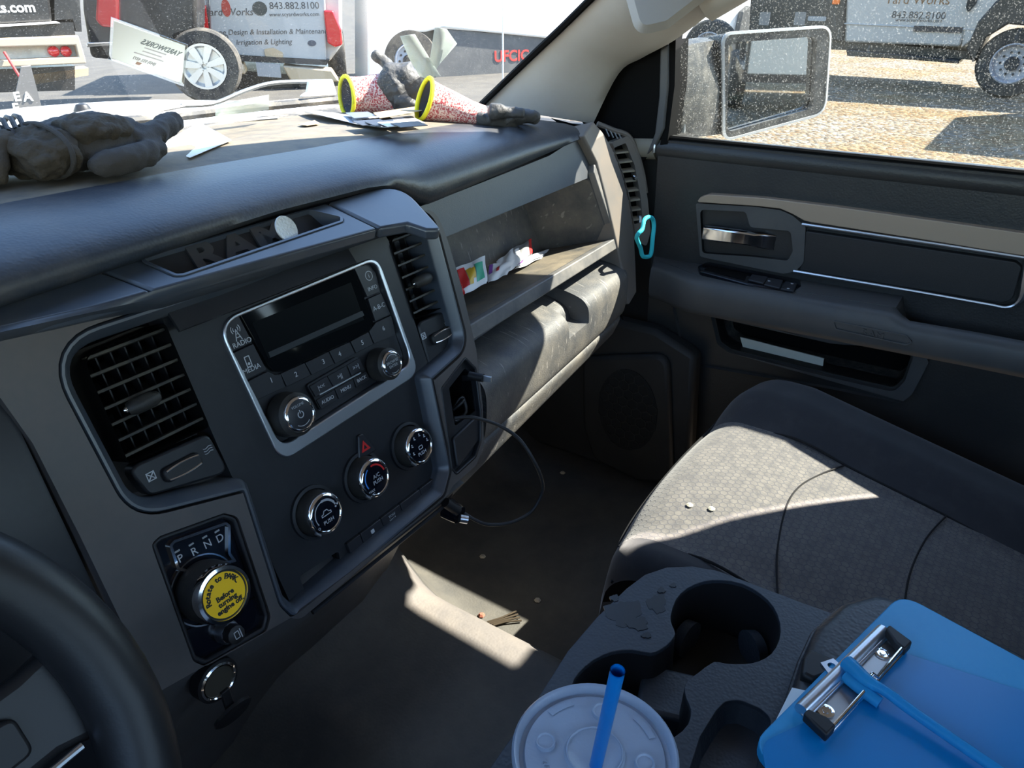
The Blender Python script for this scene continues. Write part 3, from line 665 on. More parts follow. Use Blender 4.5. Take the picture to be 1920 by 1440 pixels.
B4, c4 = btn([(688, 560), (713, 549), (731, 590), (702, 603)], lab='A-B-C', size=.0068)
btn([(456, 718), (500, 696), (513, 702), (525, 701), (534, 726), (470, 756)], lab='1', size=.0068, dx=.004)
btn([(524, 700), (569, 680), (582, 704), (536, 726)], lab='2', size=.0068)
btn([(570, 680), (614, 659), (626, 683), (583, 704)], lab='3', size=.0068, dx=.004)
btn([(615, 658), (654, 641), (665, 664), (627, 683)], lab='4', size=.0068, dx=-.004)
btn([(655, 640), (689, 622), (699, 646), (666, 663)], lab='5', size=.0068)
btn([(690, 621), (703, 604), (732, 591), (741, 628), (700, 645)], lab='6', size=.0068, dx=.003)
# icons
x, y = S.q(442, 626)
mb = MB(); mb.prism(S, [(x - .0035, y - .006), (x - .0027, y - .006), (x + .0003, y + .004), (x - .0003, y + .004)], .0017, .002); mb.prism(S, [(x + .0035, y - .006), (x + .0027, y - .006), (x - .0003, y + .004), (x + .0003, y + .004)], .0017, .002); mb.prism(S, rect(x - .0022, y - .0035, x + .0022, y - .0029), .0017, .002); mb.prism(S, rect(x - .0014, y - .0005, x + .0014, y + .0001), .0017, .002); mb.obj('mast_icon', white_p, B1)
for r_ in (.0025, .0045): arc(S, (x, y + .004), r_, -40, 40, .0003, .0017, white_p, B1, 8, 'wave_icon'); arc(S, (x, y + .004), r_, 140, 220, .0003, .0017, white_p, B1, 8, 'wave_icon')
x, y = S.q(463, 678); o = rect(x - .0028, y - .005, x + .0028, y + .005, .0008)
MB().plate(S, o, [inset(o, .0008)], .0017, .002).obj('player_icon', white_p, B2); MB().prism(S, circ(x, y - .002, .0013, 12), .0017, .002).obj('note_icon', white_p, B2)
x, y = c3[0], c3[1] + .003; MB().plate(S, circ(x, y, .005, 24), [circ(x, y, .0043, 24)], .0017, .002).obj('info_ring', white_p, B3); text('i', S, x, y, .007, white_p, B3, .0017)
pm = rnd(S.qs([(574, 722), (668, 668), (690, 708), (600, 770)]), .003)
MB().prism(S, pm, -.004, .0008).obj('key_pad', face_m, rd, bevel=.0004)
btn([(577, 724), (610, 705), (622, 727), (589, 745)], lab='|<<', size=.006, h=.0022)
btn([(611, 705), (647, 685), (656, 707), (623, 726)], lab='>||', size=.006, h=.0022)
btn([(648, 684), (671, 671), (682, 692), (657, 706)], lab='>>|', size=.006, h=.0022)
btn([(590, 750), (624, 730), (632, 750), (600, 768)], lab='AUDIO', size=.0050, h=.0022)
btn([(625, 729), (659, 710), (665, 728), (633, 749)], lab='MENU', size=.0050, h=.0022)
btn([(660, 709), (684, 695), (691, 711), (666, 727)], lab='BACK', size=.0050, h=.0022)
MB().tube([S.p(*S.q(599, 740, .003), .003), S.p(*S.q(676, 699, .003), .003)], .0009, 8).obj('silver_strip', satin_m, rd)
KR = .020
for (u, v, r, txt) in [(563, 777, .0205, 'VOLUME'), (736, 682, .0170, 'BROWSE\nENTER')]:
    c = S.q(u, v, KR); k = knob(rd, S, c, r, KR, r * .80, facem=btn_m)
    hh = KR * 1.037
    if txt == 'VOLUME':
        text(txt, S, c[0], c[1] + .0085, .0036, grey_p, k, hh)
        arc(S, c, .003, 120, 420, .0004, hh, white_p, k, 16, 'power_icon'); MB().prism(S, rect(c[0] - .0004, c[1] + .001, c[0] + .0004, c[1] + .0042), hh, hh + .0003).obj('power_icon', white_p, k)
        arc(S, c, .0105, 230, 310, .0003, hh, grey_p, k)
    else: text(txt, S, c[0], c[1], .0042, grey_p, k, hh); arc(S, c, .0095, 40, 140, .0003, hh, grey_p, k); arc(S, c, .0095, 240, 300, .0003, hh, grey_p, k)
# ---- stack vents
def vent(label, out_px, slats, vanes, tab, wheel_px, icon_closed, icon_open, nm):
    f = S; o = rnd(S.qs(out_px), [.014, .004, .004, .006])
    base = S.p(sum(p[0] for p in o) / len(o), min(p[1] for p in o), 0)
    t = thing('air_vent', base, label, 'air vent', 'dashboard air vents')
    MB().loft([[S.p(a, b, .006) for a, b in ccw(o)], [S.p(a, b, -.035) for a, b in ccw(o)]], True, False, True).obj('duct', deep_m, t)
    b0, b1 = min(p[1] for p in o), max(p[1] for p in o)
    def span(b):
        xsx = []
        for i in range(len(o)):
            p, q = o[i - 1], o[i]
            if (p[1] - b) * (q[1] - b) < 0: xsx.append(p[0] + (q[0] - p[0]) * (b - p[1]) / (q[1] - p[1]))
        return (min(xsx), max(xsx)) if len(xsx) > 1 else None
    for k in range(vanes):
        a = lerp(min(p[0] for p in o), max(p[0] for p in o), (k + .5) / vanes)
        MB().box((0, 0, 0), (.0012, b1 - b0 - .008, .012), Fr(S.p(a, (b0 + b1) / 2, -.020), S.ex, S.ey)).obj('vane', black_m, t)
    for k in range(slats):
        b = lerp(b0, b1, (k + .55) / slats); sp_ = span(b)
        if not sp_: continue
        MB().box((0, 0, 0), (sp_[1] - sp_[0] - .001, .0026, .014), Fr(S.p((sp_[0] + sp_[1]) / 2, b, -.004), S.ex, S.ey * .98 - S.n * .16)).obj('slat', slat_m, t, bevel=.0005)
    a, b = S.q(*tab, .008)
    tb_ = MB().tube([S.p(a - .012, b - .0005, .006), S.p(a - .008, b, .0075), S.p(a, b, .008), S.p(a + .008, b, .0075), S.p(a + .012, b - .0005, .006)], lambda s: .0068 * (math.sin(math.pi * (.16 + .68 * s)) ** .45), 14).obj('tab', knob_m, t)
    for d in (-1, 1): MB().lathe(Fr(S.p(a + d * .0125, b, .006), S.ey, S.n), (0, 0), [(.001, -.003), (.0026, -.001), (.0026, .001), (.001, .003)], 12).obj('chrome_end', chrome_m, tb_)
    wo_ = S.qs(wheel_px); pl_ = rnd(wo_, .008); MB().prism(S, pl_, -.01, .005).obj('lower_plate', face_m, t, bevel=.002)
    cx, cy = sum(p[0] for p in wo_) / 4, sum(p[1] for p in wo_) / 4
    wm = MB().prism(S, rect(cx - .0170, cy - .0062, cx + .0170, cy + .0062, .005), .004, .0105).obj('thumbwheel', black_m, t, bevel=.002)
    for s in (1, -1): MB().tube([S.p(cx + x_ * .0145, cy + s * (.0050 - .0014 * x_ * x_), .0105) for x_ in [lerp(-1, 1, i / 8) for i in range(9)]], .0008, 6).obj('chrome_edge', chrome_m, wm)
    a, b = S.q(*icon_closed, .005); mb = MB(); mb.plate(S, rect(a - .0035, b - .0035, a + .0035, b + .0035), [rect(a - .0028, b - .0028, a + .0028, b + .0028)], .005, .0055)
    for s in (1, -1): mb.prism(S, [(a - .0028, b - s * .0022), (a - .0022, b - s * .0028), (a + .0028, b + s * .0022), (a + .0022, b + s * .0028)], .005, .0055)
    mb.obj('closed_icon', white_p, t)
    a, b = S.q(*icon_open, .005)
    for j in range(3): MB().tube([S.p(a + x_ * .004, b + (j - 1) * .0022 + .0006 * math.sin(x_ * 3.1), .0053) for x_ in [lerp(-1, 1, i / 8) for i in range(9)]], .0003, 5).obj('flow_icon', white_p, t)
    return t
vent('square air vent on the driver side of the radio, dusty black slats', [(146, 668), (302, 606), (386, 800), (236, 872)], 7, 6, (269, 755), [(232, 878), (385, 812), (425, 885), (275, 930)], (283, 893), (390, 843), 'l')
vent('narrow air vent on the passenger side of the radio, between radio and shelf', [(722, 448), (798, 418), (840, 570), (772, 600)], 7, 4, (793, 525), [(777, 606), (842, 578), (850, 640), (802, 695)], (794, 630), (838, 607), 'r')
# ---- rotary shifter panel
sh = thing('gear_selector', S.p(-.19, -.25, H1), 'rotary gear selector with chrome ring and yellow sticker on gloss black panel', 'gear selector')
si = inset(shf_o, .0005)
MB().prism(S, si, .0, H1 - .008).obj('panel', gloss_m, sh)
MB().plate(S, si, [inset(si, .004)], 0, H1 - .001).obj('panel_rim', face_m, sh, bevel=.0015)
hs_ = H1 - .008
ws = rnd(S.qs([(313, 1022), (322, 1012), (420, 978), (428, 984), (428, 1036), (440, 1052), (348, 1072), (328, 1068)], hs_), [.003, .003, .003, .003, .003, .001, .001, .004])
wsi = inset(ws, .0022)
MB().plate(S, ws, [wsi], hs_, hs_ + .0035).obj('window_trim', chrome_m, sh, bevel=.001)
MB().prism(S, inset(ws, .001), hs_, hs_ + .001).obj('gear_window', gloss_m, sh)
for ch, u, v in [('P', 337, 1047), ('R', 363, 1034), ('N', 388, 1020), ('D', 411, 1009)]:
    a, b = S.q(u, v, hs_); text(ch, S, a, b, .0092, white_p, sh, hs_ + .0012); MB().prism(S, rect(a - .0022, b + .0060, a + .0022, b + .0074), hs_ + .001, hs_ + .0014).obj('gear_lamp', grey_p, sh)
SK = hs_ + .030; c = S.q(420, 1115, SK); R = .0238
MB().plate(S, circ(c[0], c[1] + .0, R * 1.22, 48), [circ(c[0], c[1], R * 1.17, 48)], hs_, hs_ + .002).obj('knob_ring', chrome_m, sh)
kb = MB().lathe(S, c, [(R * 1.0, hs_), (R * 1.05, hs_ + .006), (R * 1.04, hs_ + .017), (R * .98, hs_ + .024)], 64).obj('knob', knob_m, sh, sharp=50)
MB().lathe(S, c, [(R * .98, hs_ + .023), (R * 1.0, hs_ + .027), (R * .95, hs_ + .0315), (R * .84, hs_ + .032), (R * .80, SK)], 64, False, False).obj('chrome_ring', chrome_m, kb, sharp=60)
MB().lathe(S, c, [(R * .83, hs_ + .025), (R * .83, SK + .0005)], 64).obj('knob_face', black_m, kb)
stk = MB().prism(S, circ(c[0], c[1], R * .76, 48), SK + .0005, SK + .001).obj('sticker', yel_m, kb)
for i, ch in enumerate('Rotate to PARK.'):
    t = math.radians(178 - i * 11.6); rr_ = R * .60
    text(ch, S, c[0] + rr_ * math.cos(t), c[1] + rr_ * math.sin(t), .0062, ink_m, stk, SK + .0011, deg=math.degrees(t) - 90, bold=.00022) if ch != ' ' else None
for j, ln in enumerate(['Before', 'turning', 'engine off.']): text(ln, S, c[0] + .0005 * j, c[1] - .0005 - j * .0050, .0058, ink_m, stk, SK + .0011, bold=.00022)
c = S.q(436, 1188, hs_ + .012); r = .0098
kb = MB().lathe(S, c, [(r, hs_), (r, hs_ + .006), (r * .85, hs_ + .010)], 32).obj('transfer_knob', satin_m, sh)
MB().lathe(S, c, [(r * .86, hs_ + .009), (r * .78, hs_ + .018), (r * .6, hs_ + .019)], 10).obj('knob_cap', black_m, kb)
o = rect(c[0] - .0025, c[1] - .003, c[0] + .002, c[1] + .0035, .0008); MB().plate(S, o, [inset(o, .0006)], hs_ + .019, hs_ + .0193).obj('pedal_icon', white_p, kb)
MB().prism(S, rect(c[0] + .003, c[1] - .004, c[0] + .0038, c[1] + .004), hs_ + .019, hs_ + .0193).obj('icon_bar', white_p, kb)
MB().tube([S.p(*S.q(330, 1190, hs_), hs_ + .0004), S.p(*S.q(495, 1112, hs_), hs_ + .0004)], .0005, 6).obj('panel_seam', deep_m, sh)
# ---- 12 volt socket with its hanging cap
q_ = S.p(*S.q(408, 1276, .012), .012)
so_ = thing('power_socket', q_, 'round chrome-rimmed power socket with its cap hanging open', 'power socket')
Sk = Fr(q_, (1, 0, 0), (0, .05, 1))
MB().lathe(Sk, (0, 0), [(.0165, -.004), (.0165, .002), (.0150, .003), (.0140, .002), (.0138, -.02)], 36, False, False).obj('rim', chrome_m, so_)
MB().lathe(Sk, (0, 0), [(.0195, -.01), (.0190, .0008), (.0165, .0012)], 36, True, True).obj('collar', black_m, so_)
MB().lathe(Sk, (0, 0), [(.0136, .0025), (.0130, .0014)], 30, False, True).obj('bore', M('socket_bore', (.10, .09, .07), .5, .6), so_)
c2_ = Fr(q_ + V((.004, -.004, -.040)), (1, 0, -.15), (.05, -.45, .9))
MB().lathe(c2_, (0, 0), [(.017, -.002), (.0175, .001), (.014, .003)], 30).obj('cap', black_m, so_)
MB().box((0, 0, 0), (.008, .022, .004), Fr(q_ + V((.002, -.004, -.022)), (1, 0, 0), (0, .1, 1))).obj('hinge_strap', black_m, so_, bevel=.001)
# ---- cubby with the cable
us = thing('cubby', S.p(.17, -.24, 0), 'open black cubby in the stack beside the glove box', 'cubby')
ui = inset(usb_o, .0004); up_ = rnd(S.qs([(842, 728), (872, 690), (884, 702), (892, 770), (853, 800)], H1 - .006), .003)
MB().plate(S, ui, [up_], 0, H1 - .006).obj('bezel', face_m, us, bevel=.002)
MB().plate(S, ui, [inset(ui, .0025)], 0, H1 + .0005).obj('rim', face_m, us, bevel=.001)
MB().loft([[S.p(a, b, H1 - .008) for a, b in ccw(up_)], [S.p(a, b, -.05) for a, b in ccw(up_)]], True, False, True).obj('liner', deep_m, us)
dl = rnd(S.qs([(848, 822), (896, 776), (898, 822), (856, 880)], H1 - .004), .004)
MB().prism(S, dl, H1 - .008, H1 - .002).obj('drop_lid', face_m, us, bevel=.0015)
# ---- phone cable and charger
cb = thing('charging_cable', S.p(.15, -.2, 0), 'thin black charging cable looping out of the cubby', 'cable')
p0 = [S.p(*S.q(855, 785, H1), H1)]
loop = [(852, 784), (880, 782), (906, 787), (940, 800), (975, 825), (1003, 868), (1017, 905), (1014, 930), (995, 960), (960, 979), (920, 984), (893, 976), (870, 962)]
dep = [.0, .012, .02, .03, .05, .06, .06, .055, .045, .035, .02, .005, -.004]
MB().tube(catmull([S.p(*S.q(u, v, H1 + d), H1 + d) for (u, v), d in zip(loop, dep)], 8), .0021, 10).obj('cord', black_m, cb)
MB().tube(catmull([S.p(*S.q(u, v, h), h) for u, v, h in [(850, 766, 0), (866, 745, .01), (874, 770, .012), (862, 785, .01), (852, 790, .012)]], 6), .0020, 8).obj('coil', black_m, cb)
MB().tube(catmull([S.p(*S.q(u, v, h), h) for u, v, h in [(850, 768, .004), (868, 752, .014), (868, 742, .0), ]], 6), .0020, 8).obj('coil', black_m, cb)
pa, pb = S.p(*S.q(880, 704, H1 + .004), H1 + .004), S.p(*S.q(906, 709, H1 + .02), H1 + .02)
MB().tube([pa, pa.lerp(pb, .5), pb], .0048, 12).obj('plug', black_m, cb)
d_ = (pb - pa).normalized(); MB().box((0, 0, 0), (.010, .0068, .0026), Fr(pb + d_ * .005, d_, S.ey)).obj('metal_tip', satin_m, cb, bevel=.0004)
MB().tube([S.p(*S.q(835, 942, .012), .012), S.p(*S.q(858, 958, .014), .014)], .0058, 14).obj('plug', black_m, cb)
ch_ = thing('car_charger', S.p(*S.q(850, 965, 0), 0), 'black car charger plugged in under the stack corner', 'charger')
ca, cbb = S.p(*S.q(838, 952, -.004), -.004), S.p(*S.q(862, 966, .012), .012)
MB().tube([ca, ca.lerp(cbb, .4), ca.lerp(cbb, .8), cbb], lambda s: .0125 - .002 * s, 24).obj('body', gloss_m, ch_)
cc_ = S.p(*S.q(862, 972, .016), .016); MB().tube([cc_, cc_ + V((.006, -.006, -.003))], .005, 12).obj('usb_port', satin_m, ch_)
# ---- coin leaning in the emblem tray
e_ = Hf.p(*Hf.q(537, 429, .004), .004)
ci = thing('coin', e_, 'worn silver coin leaning in the emblem tray', 'coin')
Cf = Fr(e_, (1, .15, 0), (0, .5, .9))
MB().lathe(Cf, (0, 0), [(.0118, -.0009), (.0122, 0), (.0118, .0009), (.0110, .0006)], 36).obj('disc', M('coin_metal', (.55, .55, .53), .5, .5, fine=(400, .9)), ci)
# ================================================================ passenger door
dr = thing('door_1', (.80, .1, .05), 'dark passenger door with chrome handle, tan trim strip and map pocket', 'door', kind='structure')
pk = rnd(D.qs([(1340, 588), (1352, 640), (1372, 654), (1545, 696), (1676, 726), (1694, 708), (1710, 662), (1540, 632)]), [.004, .01, .01, 0, .012, .012, .006, 0])
d_out = [(-.545, .655), (-.53, .05), (.80, .05), (.80, .668), (.0, .662)]
MB().plate(D, d_out, [pk], -.035, 0).obj('panel', door_m, dr)
MB().tube([V((.818, .548, .640)), V((.818, 0, .647)), V((.818, -.80, .653))], .0215, 20).obj('sill_roll', door_m, dr, sharp=80)
MB().prism(D, [(-.56, .04), (.82, .04), (.82, .64), (-.56, .64)], -.13, -.10).obj('outer_skin', M('white_paint', (.75, .76, .78), .25, coat=.5), dr)
MB().loft([[V((.80, .545, .648)), V((.80, -.80, .660))], [V((.84, .545, .650)), V((.84, -.80, .662))], [V((.905, .545, .64)), V((.905, -.80, .65))]], False).obj('sill', dark_m, dr)
# lower moulding round the pocket
lo_ = rnd(D.qs([(1262, 560), (1330, 578), (1560, 640), (1722, 652), (1745, 672), (1712, 735), (1690, 752), (1560, 725), (1300, 680), (1285, 665)]), .012)
MB().plate(D, lo_, [inset(pk, -.004)], -.002, .010).obj('pocket_moulding', doorp_m, dr, bevel=.006, seg=3)
MB().prism(D, inset(pk, -.01), -.072, -.068).obj('pocket_back', deep_m, dr)
pkl = [(a, b) for a, b in ccw(pk)]
MB().loft([[D.p(a, b, .002) for a, b in pkl], [D.p(a, b, -.07) for a, b in pkl]], True).obj('pocket_liner', M('pocket_dust', (.03, .03, .03), .8, fine=(500, .5), dust=((.20, .17, .13), .7, 60, .4)), dr)
pp = thing('folded_paper', D.p(*D.q(1480, 680, -.03), -.03), 'folded white paper standing in the door map pocket', 'paper')
po = D.qs([(1388, 632), (1545, 672), (1539, 712), (1400, 676)], -.02)
MB().prism(D, po, -.022, -.019).obj('sheet', M('paper_in_door', (.55, .58, .52), .8), pp)
# tan strip
tan = D.qs([(1308, 377), (1314, 369), (1330, 364), (1434, 371), (1564, 387), (1920, 437), (2050, 457), (2050, 500), (1920, 479), (1720, 447), (1520, 416), (1508, 413), (1487, 401), (1464, 391), (1420, 386), (1312, 379)], .012)
MB().prism(D, rnd(tan, .003), -.002, .014).obj('tan_strip', tan_m, dr, bevel=.006, seg=3)
ch1 = [(1504, 420), (1600, 434), (1760, 458), (1920, 483), (2060, 505)]
MB().tube([D.p(*D.q(u, v, .012), .012) for u, v in ch1], .0028, 8).obj('bright_strip', satin_m, dr)
ch2 = [(1488, 508), (1560, 520), (1720, 547), (1850, 570), (1890, 576), (1915, 560), (1928, 520), (1935, 480)]
MB().tube(catmull([D.p(*D.q(u, v, .012), .012) for u, v in ch2], 5), lambda t: .0028 + .006 * smooth((t - .6) / .3), 8).obj('bright_strip', satin_m, dr)
ins = rnd(D.qs([(1512, 432), (1905, 490), (1916, 500), (1900, 560), (1880, 567), (1498, 505), (1508, 490)], .008), [.003, .008, .008, .015, .015, .004, .01])
MB().prism(D, ins, -.002, .012).obj('padded_insert', ins_m, dr, bevel=.006, seg=4)
# handle bezel and recess
hb = rnd(D.qs([(1306, 380), (1420, 387), (1464, 393), (1487, 403), (1512, 424), (1508, 492), (1492, 508), (1470, 512), (1400, 498), (1314, 480)], .006), [.004, 0, .008, .008, .008, .006, .006, .004, 0, .006])
hr = rnd(D.qs([(1314, 392), (1400, 396), (1408, 425), (1484, 432), (1488, 470), (1478, 488), (1408, 480), (1318, 474)], .006), .008)
MB().plate(D, hb, [hr], -.004, .010).obj('handle_bezel', doorp_m, dr, bevel=.003)
MB().prism(D, inset(hr, -.003), -.026, -.022).obj('handle_recess', black_m, dr)
MB().loft([[D.p(a, b, .008) for a, b in ccw(hr)], [D.p(a, b, -.024) for a, b in ccw(hr)]], True).obj('recess_wall', black_m, dr)
MB().prism(D, rnd(D.qs([(1420, 436), (1484, 440), (1486, 468), (1476, 482), (1420, 474)], 0), .006), -.022, -.006).obj('recess_plate', doorp_m, dr, bevel=.003)
lv = [(1318, 437, .016, .0125), (1350, 441, .022, .0125), (1390, 446, .022, .0120), (1414, 450, .016, .0120), (1432, 452, .006, .0145), (1456, 455, -.004, .0150)]
rings = []
for u, v, h, hw in lv:
    a, b = D.q(u, v, h); rings.append([D.p(a, b + hw, h - .002), D.p(a, b + hw * .8, h + .004), D.p(a, b - hw * .8, h + .004), D.p(a, b - hw, h - .002), D.p(a, b - hw, h - .007), D.p(a, b + hw, h - .007)])
MB().loft(rings, True, True, True).obj('door_handle', chrome_m, dr, bevel=.0015)
# armrest with pull cup
def arm(y):
    zt = lin(y, [(-.80, .485), (0, .470), (.50, .452)]); x0 = .710 + .035 * smooth((y - .42) / .10)
    k = smooth((y + .075) / .02) * (1 - smooth((y - .10) / .02)); e = .055 * k; ww = .016
    return [(.80, zt - e), (x0 + .035, zt - e), (x0 + .035 - ww * k, zt - .010 * k - .001), (x0 + .013, zt - .010 * k), (x0 + .005, zt - .0015 - .010 * k), (x0, zt - .007 - .010 * k), (x0 - .003, zt - .022), (x0 - .001, zt - .048), (x0 + .006, zt - .059), (x0 + .02, zt - .064), (.80, zt - .070)]
MB().loft([[V((x, y, z)) for x, z in arm(y)] for y in [lerp(.515, -.80, i / 110) for i in range(111)]], False, ).obj('armrest', doorp_m, dr, sharp=60)
MB().loft([[V((x, .515, z)) for x, z in arm(.515)], [V((.80, .535, z)) for x, z in arm(.515)]], False).obj('armrest_nose', doorp_m, dr)
rb_ = Fr((.7065, 0, .430), (0, -1, 0), (-.05, 0, 1)); ro_ = rnd(rb_.qs([(1560, 600), (1700, 628), (1712, 642), (1700, 648), (1566, 618)]), .004)
MB().plate(rb_, ro_, [inset(ro_, .0022)], -.006, .0015).obj('emblem_rim', doorp_m, dr, bevel=.0008)
ea = rb_.q(1636, 626); text('RAM', rb_, ea[0], ea[1], .012, doorp_m, dr, h=-.001, ext=.0016, deg=-1.5, sx=1.3, name='embossed_letters')
# switch plate
A = Fr((.77, 0, .4555), (0, -1, .0), (1, 0, 0)); A.n = V((0, 0, 1)); A.ey = V((1, 0, 0)); A.ex = V((0, -1, 0))
so1 = rnd(A.qs([(1308, 504), (1326, 496), (1420, 514), (1500, 530), (1502, 542), (1486, 554), (1400, 538), (1312, 514)]), .006)
MB().prism(A, so1, -.004, .0055).obj('switch_plate', gloss_m, dr, bevel=.002)
MB().prism(A, rnd(A.qs([(1320, 506), (1330, 500), (1402, 514), (1396, 526)], .0055), .002), .0056, .0062).obj('blank_well', deep_m, dr)
for pts, nm in ([(1410, 517), (1440, 522), (1432, 534), (1402, 527)], 'window_switch'), ([(1440, 523), (1468, 528), (1462, 543), (1432, 536)], 'window_switch'), ([(1472, 530), (1494, 534), (1488, 549), (1464, 544)], 'lock_switch'):
    s_ = MB().prism(A, rnd(A.qs(pts, .006), .002), .0055, .009).obj(nm, btn_m, dr, bevel=.001)
for u, v in ((1442, 527), (1485, 532), (1478, 541)):
    a, b = A.q(u, v, .009); MB().prism(A, circ(a, b, .0022, 10), .0088, .0094).obj('switch_mark', white_p, dr)
# sail panel and window post in front of the glass
sp_o = D.qs([(1085, 222), (1040, 150), (1110, 40), (1200, 42), (1256, 40), (1250, 88), (1246, 150), (1240, 240), (1222, 286), (1206, 300), (1160, 330)])
MB().prism(D, sp_o, -.06, -.003).obj('sail_panel', deep_m, dr)
po1 = D.qs([(1240, 92), (1256, 82), (1256, 160), (1248, 240), (1232, 274), (1214, 290), (1230, 250), (1238, 180)])
MB().prism(D, po1, -.03, .006).obj('window_post', doorp_m, dr, bevel=.003)
po2 = D.qs([(1255, 82), (1268, 74), (1266, 160), (1252, 270), (1238, 272), (1250, 225)])
MB().prism(D, po2, -.05, .002).obj('window_seal', deep_m, dr)
MB().tube([V((.806, .545, .659)), V((.806, -.13, .666))], .004, 6).obj('sill_seal', deep_m, dr)
MB().tube([V((.818, .553, .640)), V((.818, .60, .636))], .0215, 20).obj('sill_corner', M('sill_corner', (.20, .18, .14), .6), dr, sharp=80)
MB().tube([V((.818 + .0225 * math.cos(t), .550, .640 + .0225 * math.sin(t))) for t in [math.radians(60 + 15 * i) for i in range(10)]], .003, 8).obj('corner_clip', satin_m, dr)
# door glass
wn = thing('window_2', (.83, .1, .66), 'dusty streaked passenger door glass', 'window', kind='structure')
W2 = Fr((.835, 0, 0), (0, -1, 0), (-.12, 0, 1)); W2.o = V((.835, 0, .655))
go_ = [(-.60, 0), (.17, 0), (.17, .39), (-.36, .39), (-.56, .10)]
dg = glass('door_glass', (.78, .80, .79), .03, .20, 420)
MB().prism(W2, go_, -.002, .002).obj('pane', dg, wn)
# ================================================================ windscreen
ww = thing('window_1', (0, 1.0, .70), 'dusty windshield sloping back over the dashboard', 'window', kind='structure')
wr = [[V((x * (1 - .10 * (z - .69) / .4), wsy(x, z), z)) for x in [lerp(-.80, .76, i / 24) for i in range(25)]] for z in [lerp(.685, 1.075, j / 10) for j in range(11)]]
wg = glass('windscreen_glass', (.78, .80, .80), .02, .18, 600)
MB().loft(wr, False).obj('pane', wg, ww, sharp=70)
# ================================================================ passenger seat
def seat_z(x, y):
    b = .312 - .22 * max(0, .20 - y) * (y > -.2) - (.088 if y <= -.2 else 0)
    b += .030 * smooth((x - .53) / .09) * (1 - .2 * smooth((x - .66) / .06)) + .010 * (1 - smooth((x - .20) / .06))
    b += .010 * math.cos((x - .38) / .16 * 1.57) * (abs(x - .38) < .16)
    r = .055; y1 = .320 - .030 * abs((x - .42) / .26) ** 3
    if y > y1 - r: t = min(1, (y - (y1 - r)) / r); b -= r * (1 - math.sqrt(max(0, 1 - t * t)))
    for xe, s in ((.705, 1), (.178, -1)):
        d = (xe - x) * s; q = .045 if s > 0 else .03
        if d < q: t = min(1, (q - d) / q); b -= q * (1 - math.sqrt(max(0, 1 - t * t)))
    return b
st = thing('passenger_seat', (.44, .0, 0), 'charcoal cloth passenger seat with honeycomb weave, partly in sun', 'seat')
def sgrid(x0, x1, y0, y1, n, m): return [[V((lerp(x0, x1, i / n), y, seat_z(lerp(x0, x1, i / n), y))) for i in range(n + 1)] for y in [lerp(y0, y1, j / m) for j in range(m + 1)]]
def yf(x): return .320 - .030 * abs((x - .42) / .26) ** 3
def patch(x0, x1, n, m, ya=0, yb=-.46):
    return [[V((x, lerp(yf(x) - ya, yb, (j / m) ** 1.35), seat_z(x, lerp(yf(x) - ya, yb, (j / m) ** 1.35)))) for x in [lerp(x0, x1, i / n) for i in range(n + 1)]] for j in range(m + 1)]
XI0, XI1 = .225, .548
MB().loft(patch(XI0, XI1, 26, 60), False).obj('cushion_insert', seat_m, st, sharp=80)
MB().loft(patch(XI1, .7049, 22, 60), False).obj('cushion_bolster', bol_m, st, sharp=80)
MB().loft(patch(.1781, XI0, 10, 60), False).obj('cushion_bolster', bol_m, st, sharp=80)
# skirt of the cushion
xsx = [lerp(.1781, .7049, i / 40) for i in range(41)]
rim = [V((x, yf(x), seat_z(x, yf(x)))) for x in xsx] + [V((.7049, y, seat_z(.7049, y))) for y in (.2, .1, 0, -.1, -.2, -.3, -.46)]
rim = [V((.1781, y, seat_z(.1781, y))) for y in (-.46, -.3, -.2, -.1, 0, .1, .2)] + rim
MB().loft([rim, [V((p.x, p.y + .004 * (p.y > .2), p.z - .03)) for p in rim], [V((.44 + (p.x - .44) * .97, p.y * .96 - .012, .16)) for p in rim], [V((.44 + (p.x - .44) * .9, p.y * .9 - .03, .13)) for p in rim]], False).obj('cushion_side', bol_m, st, sharp=60)
MB().box((.44, -.08, .07), (.42, .58, .14)).obj('seat_base', black_m, st, bevel=.02)
def on_seat(u, v, lift=.001):
    z = .30
    for _ in range(12): p = onz(u, v, z); z = .5 * z + .5 * seat_z(min(.70, max(.18, p.x)), min(.31, p.y))
    p = onz(u, v, z); return V((p.x, p.y, p.z + lift))
def seam(pts, r=.0012, lift=.0004): MB().tube(catmull([V((x, y, seat_z(x, y) + lift)) for x, y in pts], 8), r, 6).obj('seam', thread_m, st)
seam([(XI1, yf(XI1) - .006), (XI1, .2), (XI1, .1), (XI1, 0), (XI1, -.2), (XI1, -.44)], .0018)
seam([(XI0, yf(XI0) - .006), (XI0, .2), (XI0, .1), (XI0, 0), (XI0, -.2), (XI0, -.44)], .0018)
seam([(XI1, .115), (.50, .135), (.44, .150), (.38, .150), (.30, .135), (XI0, .11)])
seam([(XI1, -.02), (.47, -.005), (.38, 0), (.30, -.008), (XI0, -.02)])
seam([(.1785, .285), (.24, .308), (.32, .3145), (.44, .3145), (.56, .310), (.64, .295), (.70, .26)], .0022, .0)
